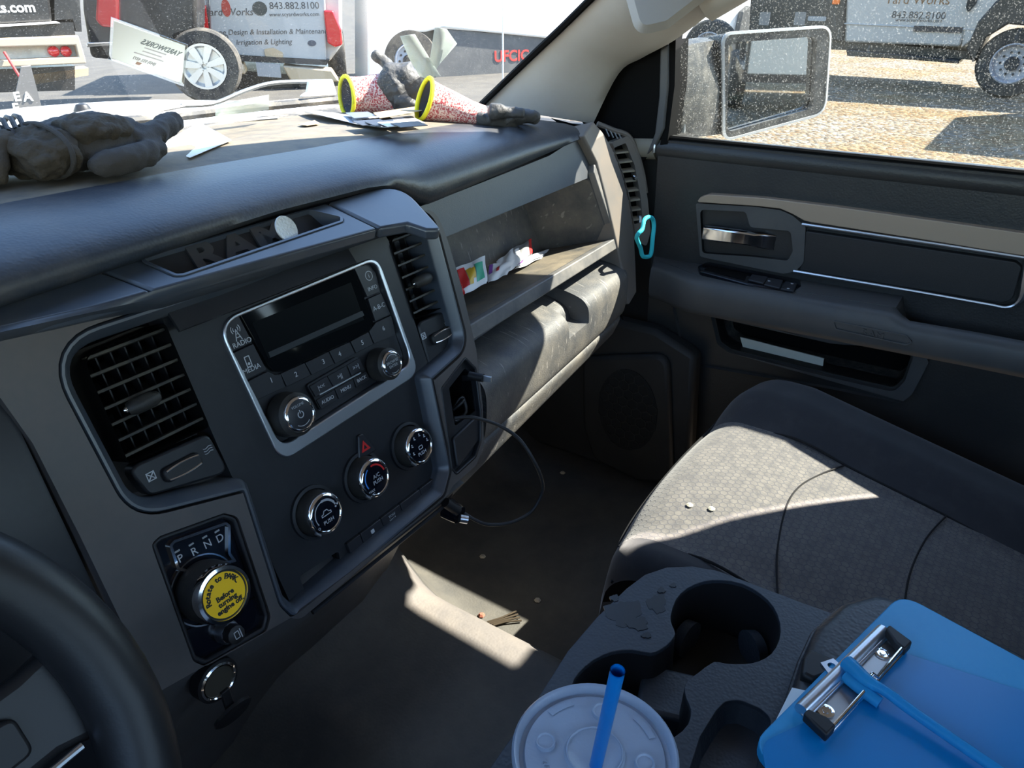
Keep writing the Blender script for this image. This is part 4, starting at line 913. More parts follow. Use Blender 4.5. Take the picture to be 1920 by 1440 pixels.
# seat back, behind the frame
bk = []
for j in range(13):
    t = j / 12; z = lerp(.24, .92, t); yb = -.34 - .22 * t; wd = .25 - .03 * t
    bk.append([V((.44 + wd * math.cos(a), yb + (.06 if math.sin(a) > 0 else .05) * math.sin(a), z)) for a in [i / 24 * 2 * math.pi for i in range(24)]])
MB().loft(bk, True, True, True).obj('backrest', bol_m, st, sharp=60)
hr_ = [[V((.44 + .13 * math.cos(a), -.58 + .05 * math.sin(a), z)) for a in [i / 20 * 2 * math.pi for i in range(20)]] for z in (.94, .97, 1.04, 1.055)]
MB().loft(hr_, True, True, True).obj('headrest', bol_m, st, bevel=.01)
# crumbs on the cushion
for k, (u, v) in enumerate([(1293, 949), (1334, 956)]):
    p = on_seat(u, v, .001); o = MB().lathe(Fr(p, (1, 0, 0), (0, 1, 0)), (0, 0), [(.003, -.001), (.0045, .001), (.002, .003)], 7).obj('crumb', M('crumb%d' % k, (.6, .56, .42), .9), None)
    tag(o, ['pale crumb on the sunlit seat cushion, nearer the seat front', 'pale crumb on the sunlit seat cushion, just right of another crumb'][k], 'crumb', 'crumbs on the seat')
# ================================================================ centre console
cn = thing('center_console', (-.02, .0, .02), 'dark grey padded console with two cup holders', 'console')
T = Z(.40); ZT_ = .40
c5 = lambda pts: [T.q(900 + x / 2.909, 1000 + y / 2.909) for x, y in pts]
o_px = c5([(-260, 1800), (60, 1270), (250, 1000), (480, 640), (640, 455), (800, 300), (900, 225), (1020, 185), (1160, 180), (1300, 205), (1500, 280), (1750, 375), (1960, 450)])
o_co = o_px + [(.140, .02), (.140, -.50), (-.235, -.50)]
o_co[0] = (-.235, o_px[0][1])
cups = c5([(1040, 450), (1070, 360), (1130, 300), (1220, 262), (1320, 255), (1430, 275), (1530, 330), (1600, 400), (1636, 490), (1632, 580), (1590, 655), (1520, 697), (1440, 712), (1340, 710), (1275, 700), (1190, 760), (1135, 800), (1115, 840), (1125, 900), (1150, 960), (1135, 1040), (1060, 1110), (950, 1150), (820, 1150), (680, 1110), (570, 1030), (500, 920), (500, 830), (540, 760), (620, 690), (720, 645), (830, 635), (930, 652), (990, 630), (1040, 590), (1065, 545), (1048, 500)])
cups = [tuple(p) for p in catmull([(x, y, 0) for x, y in cups], 2, True)]; cups = [(p[0], p[1]) for p in cups]
rec = rnd(c5([(1130, 1330), (1200, 1110), (1290, 965), (1340, 915), (1420, 908), (1530, 955), (1590, 1010), (1560, 1200), (1500, 1500), (1100, 1700)]), .012)
LC = onz(1115, 1410, .47); cup3 = circ(LC.x, LC.y, .043, 36)
MB().plate(T, o_co, [cups, rec, cup3], -.075, 0).obj('top', cons_m, cn, bevel=.006, seg=4)
cc = ccw(cups)
MB().loft([[T.p(a, b, -.004) for a, b in cc], [T.p(a, b, -.03) for a, b in inset(cc, .001)], [T.p(a, b, -.074) for a, b in inset(cc, .004)]], True, False, True).obj('cup_well', black_m, cn)
cr = ccw(rec); MB().loft([[T.p(a, b, -.004) for a, b in cr], [T.p(a, b, -.022) for a, b in inset(cr, .004)]], True, False, True).obj('coin_tray', cons_m, cn)
MB().prism(T, inset(o_co, .012), -.36, -.06).obj('base', dark_m, cn)
bc = T.q(1360, 1165)
for ang in (80, 200, 320):
    a, b = bc[0] + .040 * math.cos(math.radians(ang)), bc[1] + .038 * math.sin(math.radians(ang))
    MB().lathe(Fr(T.p(a, b, -.045), (-math.sin(math.radians(ang)), math.cos(math.radians(ang)), 0), (0, 0, 1)), (0, 0), [(.018, -.008), (.016, .002), (.008, .006)], 20).obj('grip_tab', cons_m, cn)
MB().box((0, 0, 0), (.05, .06, .05), Fr(T.p(*T.q(1262, 1330, -.05), -.055), (1, .3, 0), (-.3, 1, 0))).obj('divider', cons_m, cn, bevel=.004)
MB().loft([[T.p(a, b, -.002) for a, b in cup3], [T.p(a, b, -.074) for a, b in cup3]], True, False, True).obj('cup_well', black_m, cn)
wet = M('water_stain', (.015, .018, .022), .38, spec=.5)
rs_ = random.Random(5)
for si_, (u, v, ru, rv) in enumerate([(1170, 1150, 34, 24), (1232, 1132, 18, 17), (1196, 1170, 20, 12), (1262, 1098, 6, 4), (1152, 1122, 8, 6), (1212, 1192, 9, 5), (1240, 1108, 7, 5)]):
    ph = rs_.uniform(0, 6); pts = []
    for i in range(28):
        a = i / 28 * 2 * math.pi; k = 1 + .16 * math.sin(3 * a + ph) + .10 * math.sin(7 * a + 2 * ph) + .06 * math.sin(13 * a)
        pts.append(T.q(u + ru * k * math.cos(a), v + rv * k * math.sin(a)))
    MB().plate(T, pts, [], -.001, .0003 + .00012 * si_).obj('water_stain', wet, cn)
# armrest pad
ar = thing('armrest', (.02, -.25, .40), 'padded black leather armrest with stitched edge under the clipboard', 'armrest')
ao = rnd(T.qs([(1505, 1222), (1530, 1168), (1580, 1122), (1640, 1105), (1740, 1130), (2150, 1330), (2050, 1700), (1500, 1560), (1440, 1420)], .03), [.006, .012, .015, .02, .03, .02, .02, .02, .02])
ao = [(max(-.17, a), b) for a, b in ao]
MB().prism(T, ao, .0, .030).obj('pad', lea_m, ar, bevel=.013, seg=4)
MB().tube([T.p(a, b, .017) for a, b in inset(ccw(ao), -.0006)], .0016, 6, closed=True).obj('piping', lea_m, ar)
lt = rnd(T.qs([(1500, 1258), (1512, 1240), (1558, 1262), (1552, 1290), (1520, 1302), (1496, 1290)], .02), .004)
MB().prism(T, lt, .0, .036).obj('latch', black_m, ar, bevel=.005, seg=3)
# ================================================================ steering wheel
sw = thing('steering_wheel', (-.495, .375, .535), 'black leather steering wheel rim in the near corner', 'steering wheel')
WC = V((-.495, .375, .535)); wt = math.radians(30)
Wf = Fr(WC, (1, 0, 0), (0, math.sin(wt), math.cos(wt)))
MB().tube([Wf.p(.173 * math.cos(t), .173 * math.sin(t), 0) for t in [i / 72 * 2 * math.pi for i in range(72)]], .0215, 18, closed=True).obj('rim', wheel_m, sw, sharp=80)
hubo = rnd([(-.085, .045), (.085, .045), (.065, -.05), (.03, -.085), (-.03, -.085), (-.065, -.05)], .03)
MB().prism(Wf, hubo, -.05, -.005).obj('hub', wheel_m, sw, bevel=.012, seg=3)
for s in (-1, 1):
    sp = MB().loft([[Wf.p(s * x, y, h) for y, h in ((c0 + wd, -.004), (c0 + wd, -.02), (c0 - wd, -.02), (c0 - wd, -.004))] for x, c0, wd in ((.06, .0, .036), (.10, .002, .026), (.135, .004, .026), (.170, .004, .034))], True, True, True).obj('spoke', wheel_m, sw, bevel=.006, seg=3)
    MB().prism(Wf, rnd([(s * .085, -.012), (s * .125, -.010), (s * .125, .014), (s * .085, .016)], .006), -.003, .002).obj('button_pod', black_m, sp, bevel=.002)
    MB().tube([Wf.p(s * .09, -.027, -.002), Wf.p(s * .145, -.024, -.002)], .0022, 8).obj('bright_edge', satin_m, sp)
MB().loft([[Wf.p(s * .04, y, h) for s, h in ((-1, -.006), (1, -.006), (1, -.022), (-1, -.022))] for y in (-.07, -.17)], True, True, True).obj('spoke', wheel_m, sw, bevel=.006)
cl_ = [[WC + V((.055 * math.cos(a), .04 + .09 * t, -.02 - .05 * t + .05 * math.sin(a))) for a in [i / 20 * 2 * math.pi for i in range(20)]] for t in (0, .5, 1)]
MB().loft(cl_, True, True, True).obj('column_shroud', black_m, sw)
# ================================================================ drink
lid_m = M('lid_plastic', (.42, .50, .62), .30, trans=.35, ior=1.4, spec=.6, fine=(260, .12))
cup_m = M('cup_plastic', (.55, .60, .66), .25, trans=.5, ior=1.3)
lidz = .47; LF = Fr((LC.x, LC.y, lidz), (1, 0, 0), (0, 1, 0)); lr = (onz(960, 1410, lidz) - onz(1272, 1410, lidz)).length / 2
dk = thing('drink_cup', (LC.x, LC.y, .33), 'clear drink cup with a frosted plastic lid in the near cup holder', 'cup')
MB().lathe(LF, (0, 0), [(.030, -.142), (.034, -.135), (.0405, -.06), (lr * .95, -.006)], 48, True, False).obj('cup', cup_m, dk)
ld = MB().lathe(LF, (0, 0), [(lr * .97, -.010), (lr, -.004), (lr, .001), (lr * .97, .003), (lr * .93, .002), (lr * .91, -.004), (lr * .86, -.0045), (lr * .84, -.002), (lr * .37, -.0015), (lr * .35, .0005), (lr * .33, -.0008), (lr * .10, -.002)], 64, False, True).obj('lid', lid_m, dk, sharp=60)
for ang in (95, 5, 275, 185):
    a, b = lr * .60 * math.cos(math.radians(ang + 15)), lr * .60 * math.sin(math.radians(ang + 15))
    MB().lathe(LF, (a, b), [(lr * .125, -.002), (lr * .12, .0012), (lr * .105, .0012), (lr * .09, .0002), (.001, .0004)], 24, False, True).obj('press_dot', lid_m, ld)
for a0 in (50, 150, 200, 320): arc(LF, (0, 0), lr * .76, a0, a0 + 26, .0022, -.0015, lid_m, ld, 10, 'raised_bar')
MB().tube([LF.p(lr * .335 * math.cos(t), lr * .335 * math.sin(t), .0004) for t in [i / 48 * 2 * math.pi for i in range(48)]], .0007, 6, closed=True).obj('inner_ring', lid_m, ld)
text('KNX22', LF, -lr * .50, lr * .34, .0050, lid_m, ld, -.0014, deg=52, ext=.0004)
sb_ = M('blue_straw', (.0, .20, .60), .30, trans=.1)
st0, st1 = onz(1118, 1432, lidz), onz(1158, 1258, .575)
stw = MB(); d_ = (st1 - st0).normalized(); P = [st0 - d_ * .10, st0, st0.lerp(st1, .5), st1]
stw.tube(P, .0041, 20, cap=False); stw.tube(P[::-1], .0036, 20, cap=False)
tag(stw.obj('drinking_straw', sb_), 'bright blue drinking straw standing in the cup lid', 'straw')
# ================================================================ clipboard
zc = .445; CBF = Z(zc)
A_, B_ = onz(1690, 1112, zc), onz(1405, 1398, zc); e1 = (B_ - A_).normalized(); e2 = V((e1.y, -e1.x, 0))
if e2.y > 0: e2 = -e2
Cb = Fr((A_.x, A_.y, zc), e1, e2)
if Cb.n.z < 0: Cb = Fr((A_.x, A_.y, zc), e2, e1)
flip = Cb.ex.dot(e1) < .5
def cbp(l, w_): return (w_, l) if flip else (l, w_)      # l along the clip edge, w_ away from it
LW = (B_ - A_).length
blue_m = M('blue_plastic', (.003, .25, .52), .38, spec=.5, dust=((.10, .36, .58), .35, 25, .4))
blue2_m = M('darker_blue', (.0, .17, .43), .32, spec=.5)
cbd = thing('clipboard', (A_ + e1 * .1 + e2 * .12), 'bright blue plastic clipboard with a metal clip on the armrest', 'clipboard')
MB().prism(Cb, rnd([cbp(0, 0), cbp(LW, 0), cbp(LW, .31), cbp(0, .31)], .018, 6), -.010, 0).obj('board', blue_m, cbd, bevel=.0012)
q = Cb.qs([(1655, 1182), (1700, 1216), (1545, 1386), (1502, 1332)], .004)
for i, (p_, nm) in enumerate([(q, 'clip_plate')]): MB().prism(Cb, rnd(q, .002), 0, .0018).obj('clip_plate', dsat_m, cbd, bevel=.0006)
c0, c1_, c2_, c3_ = [V(x) for x in q]
def L3(p, h): return Cb.p(p[0], p[1], h)
MB().tube([L3(c0, .004), L3(c3_, .004)], .0050, 14).obj('clip_barrel', satin_m, cbd)
MB().tube([L3(c0 + (c1_ - c0) * .22, .003), L3(c3_ + (c2_ - c3_) * .22, .003)], .0022, 10).obj('clip_rib', satin_m, cbd)
m0_ = c1_.lerp(c2_, .42); m1_ = c1_.lerp(c2_, .50); ii = (c0 - c1_) * .16
MB().tube([L3(c1_ + (c0 - c1_) * .05, .010), L3(c1_.lerp(c2_, .40), .009), L3(m0_ + ii, .011), L3(m1_ + ii, .011), L3(c1_.lerp(c2_, .56), .009), L3(c2_, .008)], .0016, 10).obj('clip_wire', chrome_m, cbd)
MB().tube([L3(c1_ + (c0 - c1_) * .02, .003), L3(c2_ + (c3_ - c2_) * .02, .003)], .0020, 10).obj('clip_lip', chrome_m, cbd)
for p_, dirv, s in ((c1_, c2_ - c1_, 1), (c2_, c1_ - c2_, 1)):
    dv = dirv.normalized(); ip = (c0 - c1_).normalized()
    o = [p_ - dv * .002 - ip * .002, p_ + dv * .010 - ip * .002, p_ + dv * .010 + ip * .006, p_ + dv * .004 + ip * .018, p_ - dv * .002 + ip * .018]
    MB().prism(Cb, [tuple(x) for x in o], .004, .012).obj('rubber_corner', black_m, cbd, bevel=.0015)
for t in (.16, .86):
    p_ = c0.lerp(c3_, t) + (c1_ - c0) * .52
    MB().lathe(Cb, tuple(p_), [(.006, .0016), (.0058, .0028), (.0042, .003), (.004, .0022), (.0022, .0022), (.002, .0034)], 24).obj('rivet', chrome_m, cbd)
tabq = Cb.qs([(1538, 1244), (1562, 1236), (1580, 1252), (1556, 1268)], .0); MB().plate(Cb, tabq, [circ(sum(x[0] for x in tabq) / 4, sum(x[1] for x in tabq) / 4, .003, 14)], -.002, .001).obj('hang_tab', satin_m, cbd)
fs = thing('darker_blue_layer', Cb.p(*cbp(.1, .1), .001), 'thin darker blue layer over part of the clipboard', 'plastic sheet')  # thin darker blue layer over the lower part of the board
bs = Cb.qs([(1428, 1392), (1560, 1330), (1690, 1222), (1925, 1298), (2200, 1400), (1900, 1800), (1452, 1560)], .0014)
MB().prism(Cb, rnd(bs, [.016, 0, .002, 0, .01, .01, .01], 5), .0004, .0014).obj('sheet', blue2_m, fs)
wc = thing('white_card', Cb.p(*Cb.q(1490, 1325, -.006), -.012), 'white card corner sticking out from under the clipboard', 'card')
MB().prism(Cb, Cb.qs([(1485, 1290), (1530, 1300), (1480, 1400), (1440, 1380)], -.012), -.0135, -.0115).obj('card', M('card_white', (.70, .78, .80), .7), wc)
pn = thing('plastic_straw', Cb.p(*Cb.q(1640, 1290, .012), .012), 'translucent blue plastic straw tucked under the clipboard clip', 'straw')
bl_m = M('translucent_blue', (.03, .33, .66), .25, trans=.35, ior=1.2)
pth = [(1588, 1244, .009), (1625, 1276, .012), (1660, 1296, .012), (1700, 1326, .010), (1760, 1368, .009), (1880, 1450, .008), (2020, 1540, .008)]
MB().tube(catmull([Cb.p(*Cb.q(u, v, h), h) for u, v, h in pth], 6), lambda t: .0062 - .0025 * smooth(t * 3), 14).obj('shaft', bl_m, pn)
MB().tube([Cb.p(*Cb.q(u, v, h), h) for u, v, h in [(1585, 1268, .006), (1625, 1300, .007), (1650, 1318, .006)]], .0045, 10).obj('pocket_clip', bl_m, pn)
# ================================================================ things on the dash top
def dashp(u, v, lift=0):
    z = .73
    for _ in range(14): p = onz(u, v, z); z = .5 * z + .5 * (topz(max(-.79, min(.75, p.x)), min(.99, max(.65, p.y))) + lift)
    p = onz(u, v, z); return V((p.x, p.y, z))
def on_ws(u, v, lift=0):
    lo, hi = .3, 3.0; r = ray(u, v)
    for _ in range(40):
        m = (lo + hi) / 2; p = CAM + r * m
        if p.y < wsy(p.x, p.z) - lift: lo = m
        else: hi = m
    return CAM + r * lo
def flatcard(name, px, mat, label, cat, group=None, lift=.001, th=.0006, parent=None):
    P = [dashp(u, v, lift) for u, v in px]; c = sum(P, V()) / len(P)
    n = (P[1] - P[0]).cross(P[2] - P[0]).normalized(); n = n if n.z > 0 else -n
    mb = MB(); a = mb.vs(P); b = mb.vs([p + n * th for p in P]); mb.f(a[::-1]); mb.f(b)
    for i in range(len(P)): mb.f([a[i], a[(i + 1) % len(P)], b[(i + 1) % len(P)], b[i]])
    o = mb.obj(name, mat)
    return tag(o, label, cat, group)
paper_m = M('white_card_stock', (.80, .80, .79), .6)
navy_m = M('navy_card_stock', (.025, .030, .045), .5)
tanp_m = M('tan_card_stock', (.42, .30, .17), .7)
flatcard('note_card', [(374, 230), (434, 263), (356, 296), (297, 274)], paper_m, 'blank white card lying beside the black work glove', 'card', lift=.003)
flatcard('paper_slip', [(415, 226), (522, 219), (523, 221), (416, 229)], paper_m, 'thin white paper strip at the foot of the windshield', 'paper', lift=.002)
flatcard('brochure', [(546, 203), (640, 214), (742, 236), (722, 240), (668, 233)], M('grey_brochure', (.34, .36, .40), .5), 'pale brochure under the fanned card pile', 'brochure', lift=.004)
flatcard('envelope', [(700, 212), (782, 200), (792, 208), (712, 222)], tanp_m, 'tan envelope edge between the two red gloves', 'envelope', lift=.012)
flatcard('cardboard_scrap', [(560, 234), (590, 226), (600, 232), (575, 236)], tanp_m, 'small tan cardboard scrap left of the brochure', 'cardboard', lift=.002)
flatcard('note_card', [(648, 212), (690, 210), (706, 218), (664, 222)], M('slate_card', (.10, .13, .19), .5), 'slate blue card on top of the fanned card pile', 'card', lift=.010)
for k in range(8):
    u, v = 680 + (k % 4) * 24 + 6 * (k // 4), 226 + 2.6 * (k // 4) * 2 + (k % 4) * 1.2
    flatcard('business_card', [(u - 26, v - 3), (u + 26, v - 7), (u + 44, v + 1), (u - 6, v + 5)], navy_m if k % 3 else paper_m, ('navy' if k % 3 else 'white') + ' business card, %s from the left in the %s row of the fanned pile' % (('first', 'second', 'third', 'fourth')[k % 4], ('lower', 'upper')[k // 4]), 'card', 'fanned business cards', lift=.004 + .0016 * k, th=.0008)
# knitted work gloves with yellow cuffs
def knit():
    m = M('red_knit', (.55, .12, .12), .95, fine=(700, .8)); nt = m.node_tree; b = nt.nodes['Principled BSDF']
    tc = N(nt, 'ShaderNodeTexCoord'); n = N(nt, 'ShaderNodeTexNoise'); n.inputs['Scale'].default_value = 420; n.inputs['Detail'].default_value = 3
    cr_ = N(nt, 'ShaderNodeValToRGB'); cr_.color_ramp.elements[0].position = .42; cr_.color_ramp.elements[0].color = (.42, .06, .07, 1); cr_.color_ramp.elements[1].position = .58; cr_.color_ramp.elements[1].color = (.75, .58, .52, 1)
    nt.links.new(tc.outputs['Object'], n.inputs['Vector']); nt.links.new(n.outputs['Fac'], cr_.inputs[0]); nt.links.new(cr_.outputs[0], b.inputs['Base Color']); return m
knit_m = knit(); yc_m = M('yellow_cuff', (.72, .66, .02), .8, fine=(900, .6)); rub_m = M('grey_rubber', (.050, .050, .050), .6, fine=(300, .5)); inn_m = M('glove_lining', (.10, .10, .12), .95, fine=(500, .6))
def crumple(o, s, sc):
    tx = bpy.data.textures.new('folds', 'CLOUDS'); tx.noise_scale = sc; m = o.modifiers.new('folds', 'DISPLACE'); m.texture = tx; m.strength = s; m.mid_level = .5; m.texture_coords = 'GLOBAL'; return o
def melt(o, vox, st, sc):
    m = o.modifiers.new('join', 'REMESH'); m.mode = 'VOXEL'; m.voxel_size = vox; m.use_smooth_shade = True
    m = o.modifiers.new('soft', 'SMOOTH'); m.iterations = 6; m.factor = .6
    return crumple(o, st, sc)
def ell(c, ax, up, r1, r2, n=24): return [c + ax * (r1 * math.cos(2 * math.pi * i / n)) + up * (r2 * math.sin(2 * math.pi * i / n)) for i in range(n)]
def blob(rings): return MB().loft(rings, True, True, True)
def at_depth(u, v, p0): r = ray(u, v); return CAM + r * ((p0 - CAM).dot(FW))
def kglove(label, cuff, cuff_ax, sleeve, palm, fingers, base_uv):
    b0 = dashp(*base_uv); t = thing('work_glove', b0, label, 'glove', 'red and yellow knitted work gloves')
    pc = [(at_depth(u, v, b0) + (FW * dz), rx, ry) for u, v, dz, rx, ry in sleeve]
    rings = []
    for i, (c, rx, ry) in enumerate(pc):
        d = (pc[min(i + 1, len(pc) - 1)][0] - pc[max(i - 1, 0)][0]).normalized(); a = d.cross(V((0, 0, 1))).normalized(); up = a.cross(d)
        rings.append(ell(c, a, up, rx, ry))
    MB().loft(rings, True, False, True).obj('sleeve', knit_m, t, sharp=80)
    MB().loft([[p.lerp(pc[0][0], .08) + (pc[1][0] - pc[0][0]).normalized() * .001 for p in rings[0]], [p.lerp(pc[1][0], .15) for p in rings[1]], [p.lerp(pc[2][0], .4) for p in rings[2]]], True, False, True).obj('lining', inn_m, t, sharp=80)
    MB().tube(rings[0], .0032, 10, closed=True).obj('yellow_cuff', yc_m, t, sharp=80)
    pr_ = []
    pcs = [(at_depth(u, v, b0) + FW * dz, rx, ry) for u, v, dz, rx, ry in palm]
    for i, (c, rx, ry) in enumerate(pcs):
        d = (pcs[min(i + 1, len(pcs) - 1)][0] - pcs[max(i - 1, 0)][0]).normalized(); a = d.cross(V((0, 0, 1))).normalized(); up = a.cross(d)
        pr_.append(ell(c, a, up, rx, ry))
    mb = blob(pr_)
    for f in fingers:
        P = catmull([at_depth(u, v, b0) + FW * dz for u, v, dz, r in f], 5); rr = [r for *_, r in f]
        mb.tube(P, lambda s, rr=rr: lin(s, [(i / (len(rr) - 1), r) for i, r in enumerate(rr)]) * (1 if s < .93 else .75), 12)
    melt(mb.obj('coated_hand', rub_m, t, sharp=80, merge=0), .0022, .012, .025)
    return t
kglove('red knit glove with yellow cuff, palm and thumb folded upward', None, None,
       [(650, 181, 0, .026, .030), (668, 176, .01, .026, .029), (690, 172, .015, .026, .030), (716, 168, .02, .028, .032), (740, 168, .02, .026, .034)],
       [(722, 178, .012, .020, .030), (742, 165, .012, .030, .042), (765, 158, .012, .028, .040), (785, 170, .012, .014, .022)],
       [[(738, 135, .01, .010), (722, 116, .005, .010), (708, 106, .0, .0095), (700, 101, .0, .007)], [(745, 190, .0, .012), (765, 198, -.005, .012), (780, 200, -.005, .009)]], (650, 212))
kglove('red knit glove with yellow cuff, black fingers lying flat by the pillar', None, None,
       [(796, 186, 0, .020, .029), (815, 188, .01, .024, .026), (845, 192, .02, .027, .022), (880, 198, .03, .028, .017), (905, 202, .035, .028, .015)],
       [(885, 205, .03, .028, .014), (915, 206, .035, .032, .014), (945, 205, .04, .030, .013), (965, 206, .04, .020, .010)],
       [[(930, 205, .03, .012), (965, 203, .03, .011), (1000, 207, .03, .010), (1008, 210, .03, .007)], [(925, 198, .06, .012), (960, 190, .06, .011), (995, 190, .06, .010), (1010, 197, .06, .007)], [(920, 210, .0, .011), (955, 211, .0, .010), (985, 212, .0, .008)], [(900, 192, .07, .011), (930, 186, .08, .010), (950, 186, .08, .008)]], (805, 228))
# black mechanics gloves
bg_m = M('black_glove_knit', (.050, .047, .044), .9, grain=(900, .5), fine=(700, .5)); bs_m = M('black_suede', (.055, .046, .034), .95, fine=(420, 1.0))
def hand(t, o, X, name, mat, tubes, vox=.0022, st=.006, sc=.014):
    """one glove surface grown from overlapping tubes; local axes: X along the fingers, Y across, Z up"""
    X = V((X.x, X.y, 0)).normalized(); Y = V((-X.y, X.x, 0)); mb = MB()
    for pts in tubes:
        cs = [(o + X * x + Y * y + V((0, 0, z)), ra, rb_) for x, y, z, ra, rb_ in pts]; rings = []
        for i, (c, ra, rb_) in enumerate(cs):
            d = (cs[min(i + 1, len(cs) - 1)][0] - cs[max(i - 1, 0)][0]).normalized(); a = d.cross(V((0, 0, 1)))
            a = a.normalized() if a.length > 1e-3 else Y; rings.append(ell(c, a, a.cross(d), ra, rb_, 16))
        mb.loft(rings, True, True, True)
    return melt(mb.obj(name, mat, t, sharp=80, merge=0), vox, st, sc)
g0 = dashp(118, 330); g1 = dashp(290, 298); gx = (g1 - g0)
t = thing('mechanic_glove', g0, 'black work glove with worn suede palm, nearest the white card', 'glove', 'black work gloves')
hand(t, g0, gx, 'knit_back', bg_m, [
    [(-.01, 0, .022, .030, .022), (.02, .004, .024, .036, .024), (.05, .004, .024, .036, .023), (.075, .002, .021, .028, .018), (.088, 0, .018, .014, .010)],
    [(.060, -.022, .020, .014, .012), (.085, -.020, .022, .0125, .012), (.112, -.010, .026, .0115, .0115), (.128, -.004, .028, .0105, .0105), (.134, -.002, .029, .006, .006)],
    [(.082, -.030, .013, .009, .009), (.06, -.040, .012, .011, .011), (.03, -.044, .012, .012, .012), (.008, -.042, .012, .011, .011), (.0, -.041, .012, .006, .006)]])
hand(t, g0, gx, 'suede_palm', bs_m, [[(.0, -.012, .034, .018, .012), (.025, -.012, .036, .024, .014), (.055, -.010, .033, .020, .012), (.066, -.008, .028, .010, .008)]], .002, .008, .010)
hand(t, g0, gx, 'cuff', bs_m, [[(-.040, .0, .018, .030, .014), (-.036, .0, .020, .034, .018), (-.022, 0, .022, .036, .021), (-.006, 0, .023, .037, .022), (.000, 0, .022, .034, .020)]], .002, .010, .012)
MB().tube([g0 + gx.normalized() * -.012 + V((-gx.normalized().y, gx.normalized().x, 0)) * (.0375 * math.cos(a)) + V((0, 0, .023 + .0225 * math.sin(a))) for a in [i / 24 * 2 * math.pi for i in range(24)]], .0022, 8, closed=True).obj('cuff_seam', bg_m, t)
h0 = dashp(2, 344); t = thing('mechanic_glove', h0, 'black work glove with ribbed knuckles at the left edge', 'glove', 'black work gloves')
hand(t, h0, V((1, .25, 0)), 'knit_back', bg_m, [
    [(-.06, .02, .022, .030, .022), (-.03, .02, .026, .034, .026), (.0, .022, .026, .034, .024), (.03, .026, .022, .028, .018), (.05, .03, .018, .016, .010)],
    [(-.022, -.012, .008, .008, .008), (-.014, -.010, .014, .010, .010), (-.008, -.004, .026, .011, .010), (.01, 0, .032, .011, .010), (.024, .002, .033, .010, .009), (.030, .002, .033, .005, .005)]])
hand(t, h0, V((1, .25, 0)), 'suede_finger', bs_m, [[(-.018, -.018, .006, .008, .007), (-.010, -.016, .018, .009, .009), (-.002, -.010, .030, .010, .009), (.014, -.008, .036, .009, .008)]], .002, .004, .01)
for k in range(4):
    for sx_ in (0, .038):
        c0_ = h0 + V((-.026 + .008 * k + sx_, .006 + .003 * k, .0)); MB().tube([c0_ + V((-.003, -.010, .040)), c0_ + V((0, .0, .047)), c0_ + V((.002, .012, .047)), c0_ + V((.003, .022, .042))], .0022, 8).obj('knuckle_rib', rub_m, t)
# ---- card in a clear pocket stuck to the windscreen, seen from behind so its print is mirrored
wp = [on_ws(u, v, .001) for u, v in [(213, 38), (347, 86), (341, 157), (209, 108)]]
cf = Fr(sum(wp, V()) / 4, wp[1] - wp[0], wp[0] - wp[3])
if cf.n.dot(CAM - cf.o) < 0: cf = Fr(cf.o, wp[1] - wp[0], -(wp[0] - wp[3]))
wcd = thing('windshield_card', cf.o, 'business card in a clear pocket stuck inside the windshield', 'card')
q = [((p - cf.o).dot(cf.ex), (p - cf.o).dot(cf.ey)) for p in wp]
cdm = M('windshield_card', (.62, .68, .66), .6); cdm.node_tree.nodes['Principled BSDF'].inputs['Emission Strength'].default_value = 0
MB().prism(cf, q, -.0002, .0002).obj('card', cdm, wcd)
MB().plate(cf, inset(q, -.003), [q], -.0004, .0006).obj('pocket_edge', glass('pocket_film', (.8, .84, .84), .15), wcd)
wd_ = q[1][0] - q[0][0]
text('YARDWORKS', cf, .006, .0120, .0105, M('card_ink', (.12, .16, .17), .6), wcd, .0004, sx=-.95, deg=0)
for k, w_ in enumerate((.034, .030, .046)): MB().prism(cf, rect(-w_ / 2 + .003, .0045 - k * .0052, w_ / 2 + .003, .0059 - k * .0052), .0002, .0004).obj('print_line', grey_p, wcd)
text('(843) 522 4377', cf, .003, -.0128, .0058, grey_p, wcd, .0004, sx=-1)
MB().prism(cf, rnd([(-.004, -.0205), (.002, -.0205), (.003, -.0165), (-.005, -.0165)], .001), .0002, .0004).obj('print_mark', M('brown_print', (.22, .12, .07), .6), wcd)
tape_m = M('frosted_tape', (.62, .70, .67), .35, alpha=.55)
def ws_piece(name, px, label, cat, mat, group=None):
    P = [on_ws(u, v, .0012) for u, v in px]; mb = MB(); mb.f(mb.vs(P)); return tag(mb.obj(name, mat, solid=.0004), label, cat, group)
ws_piece('tape_strip', [(750, 68), (778, 64), (805, 108), (826, 142), (790, 148), (766, 108)], 'long frosted tape strip on the windshield above the red gloves', 'tape', tape_m)
ws_piece('tape_strip', [(815, 51), (838, 55), (857, 82), (826, 118), (812, 140), (806, 112)], 'short flared tape scrap on the windshield, right of the long strip', 'tape', tape_m)
ws_piece('tape_strip', [(404, 196), (504, 178), (504, 205), (404, 224)], 'clear rectangular sticker low on the windshield by the wiper', 'sticker', tape_m)
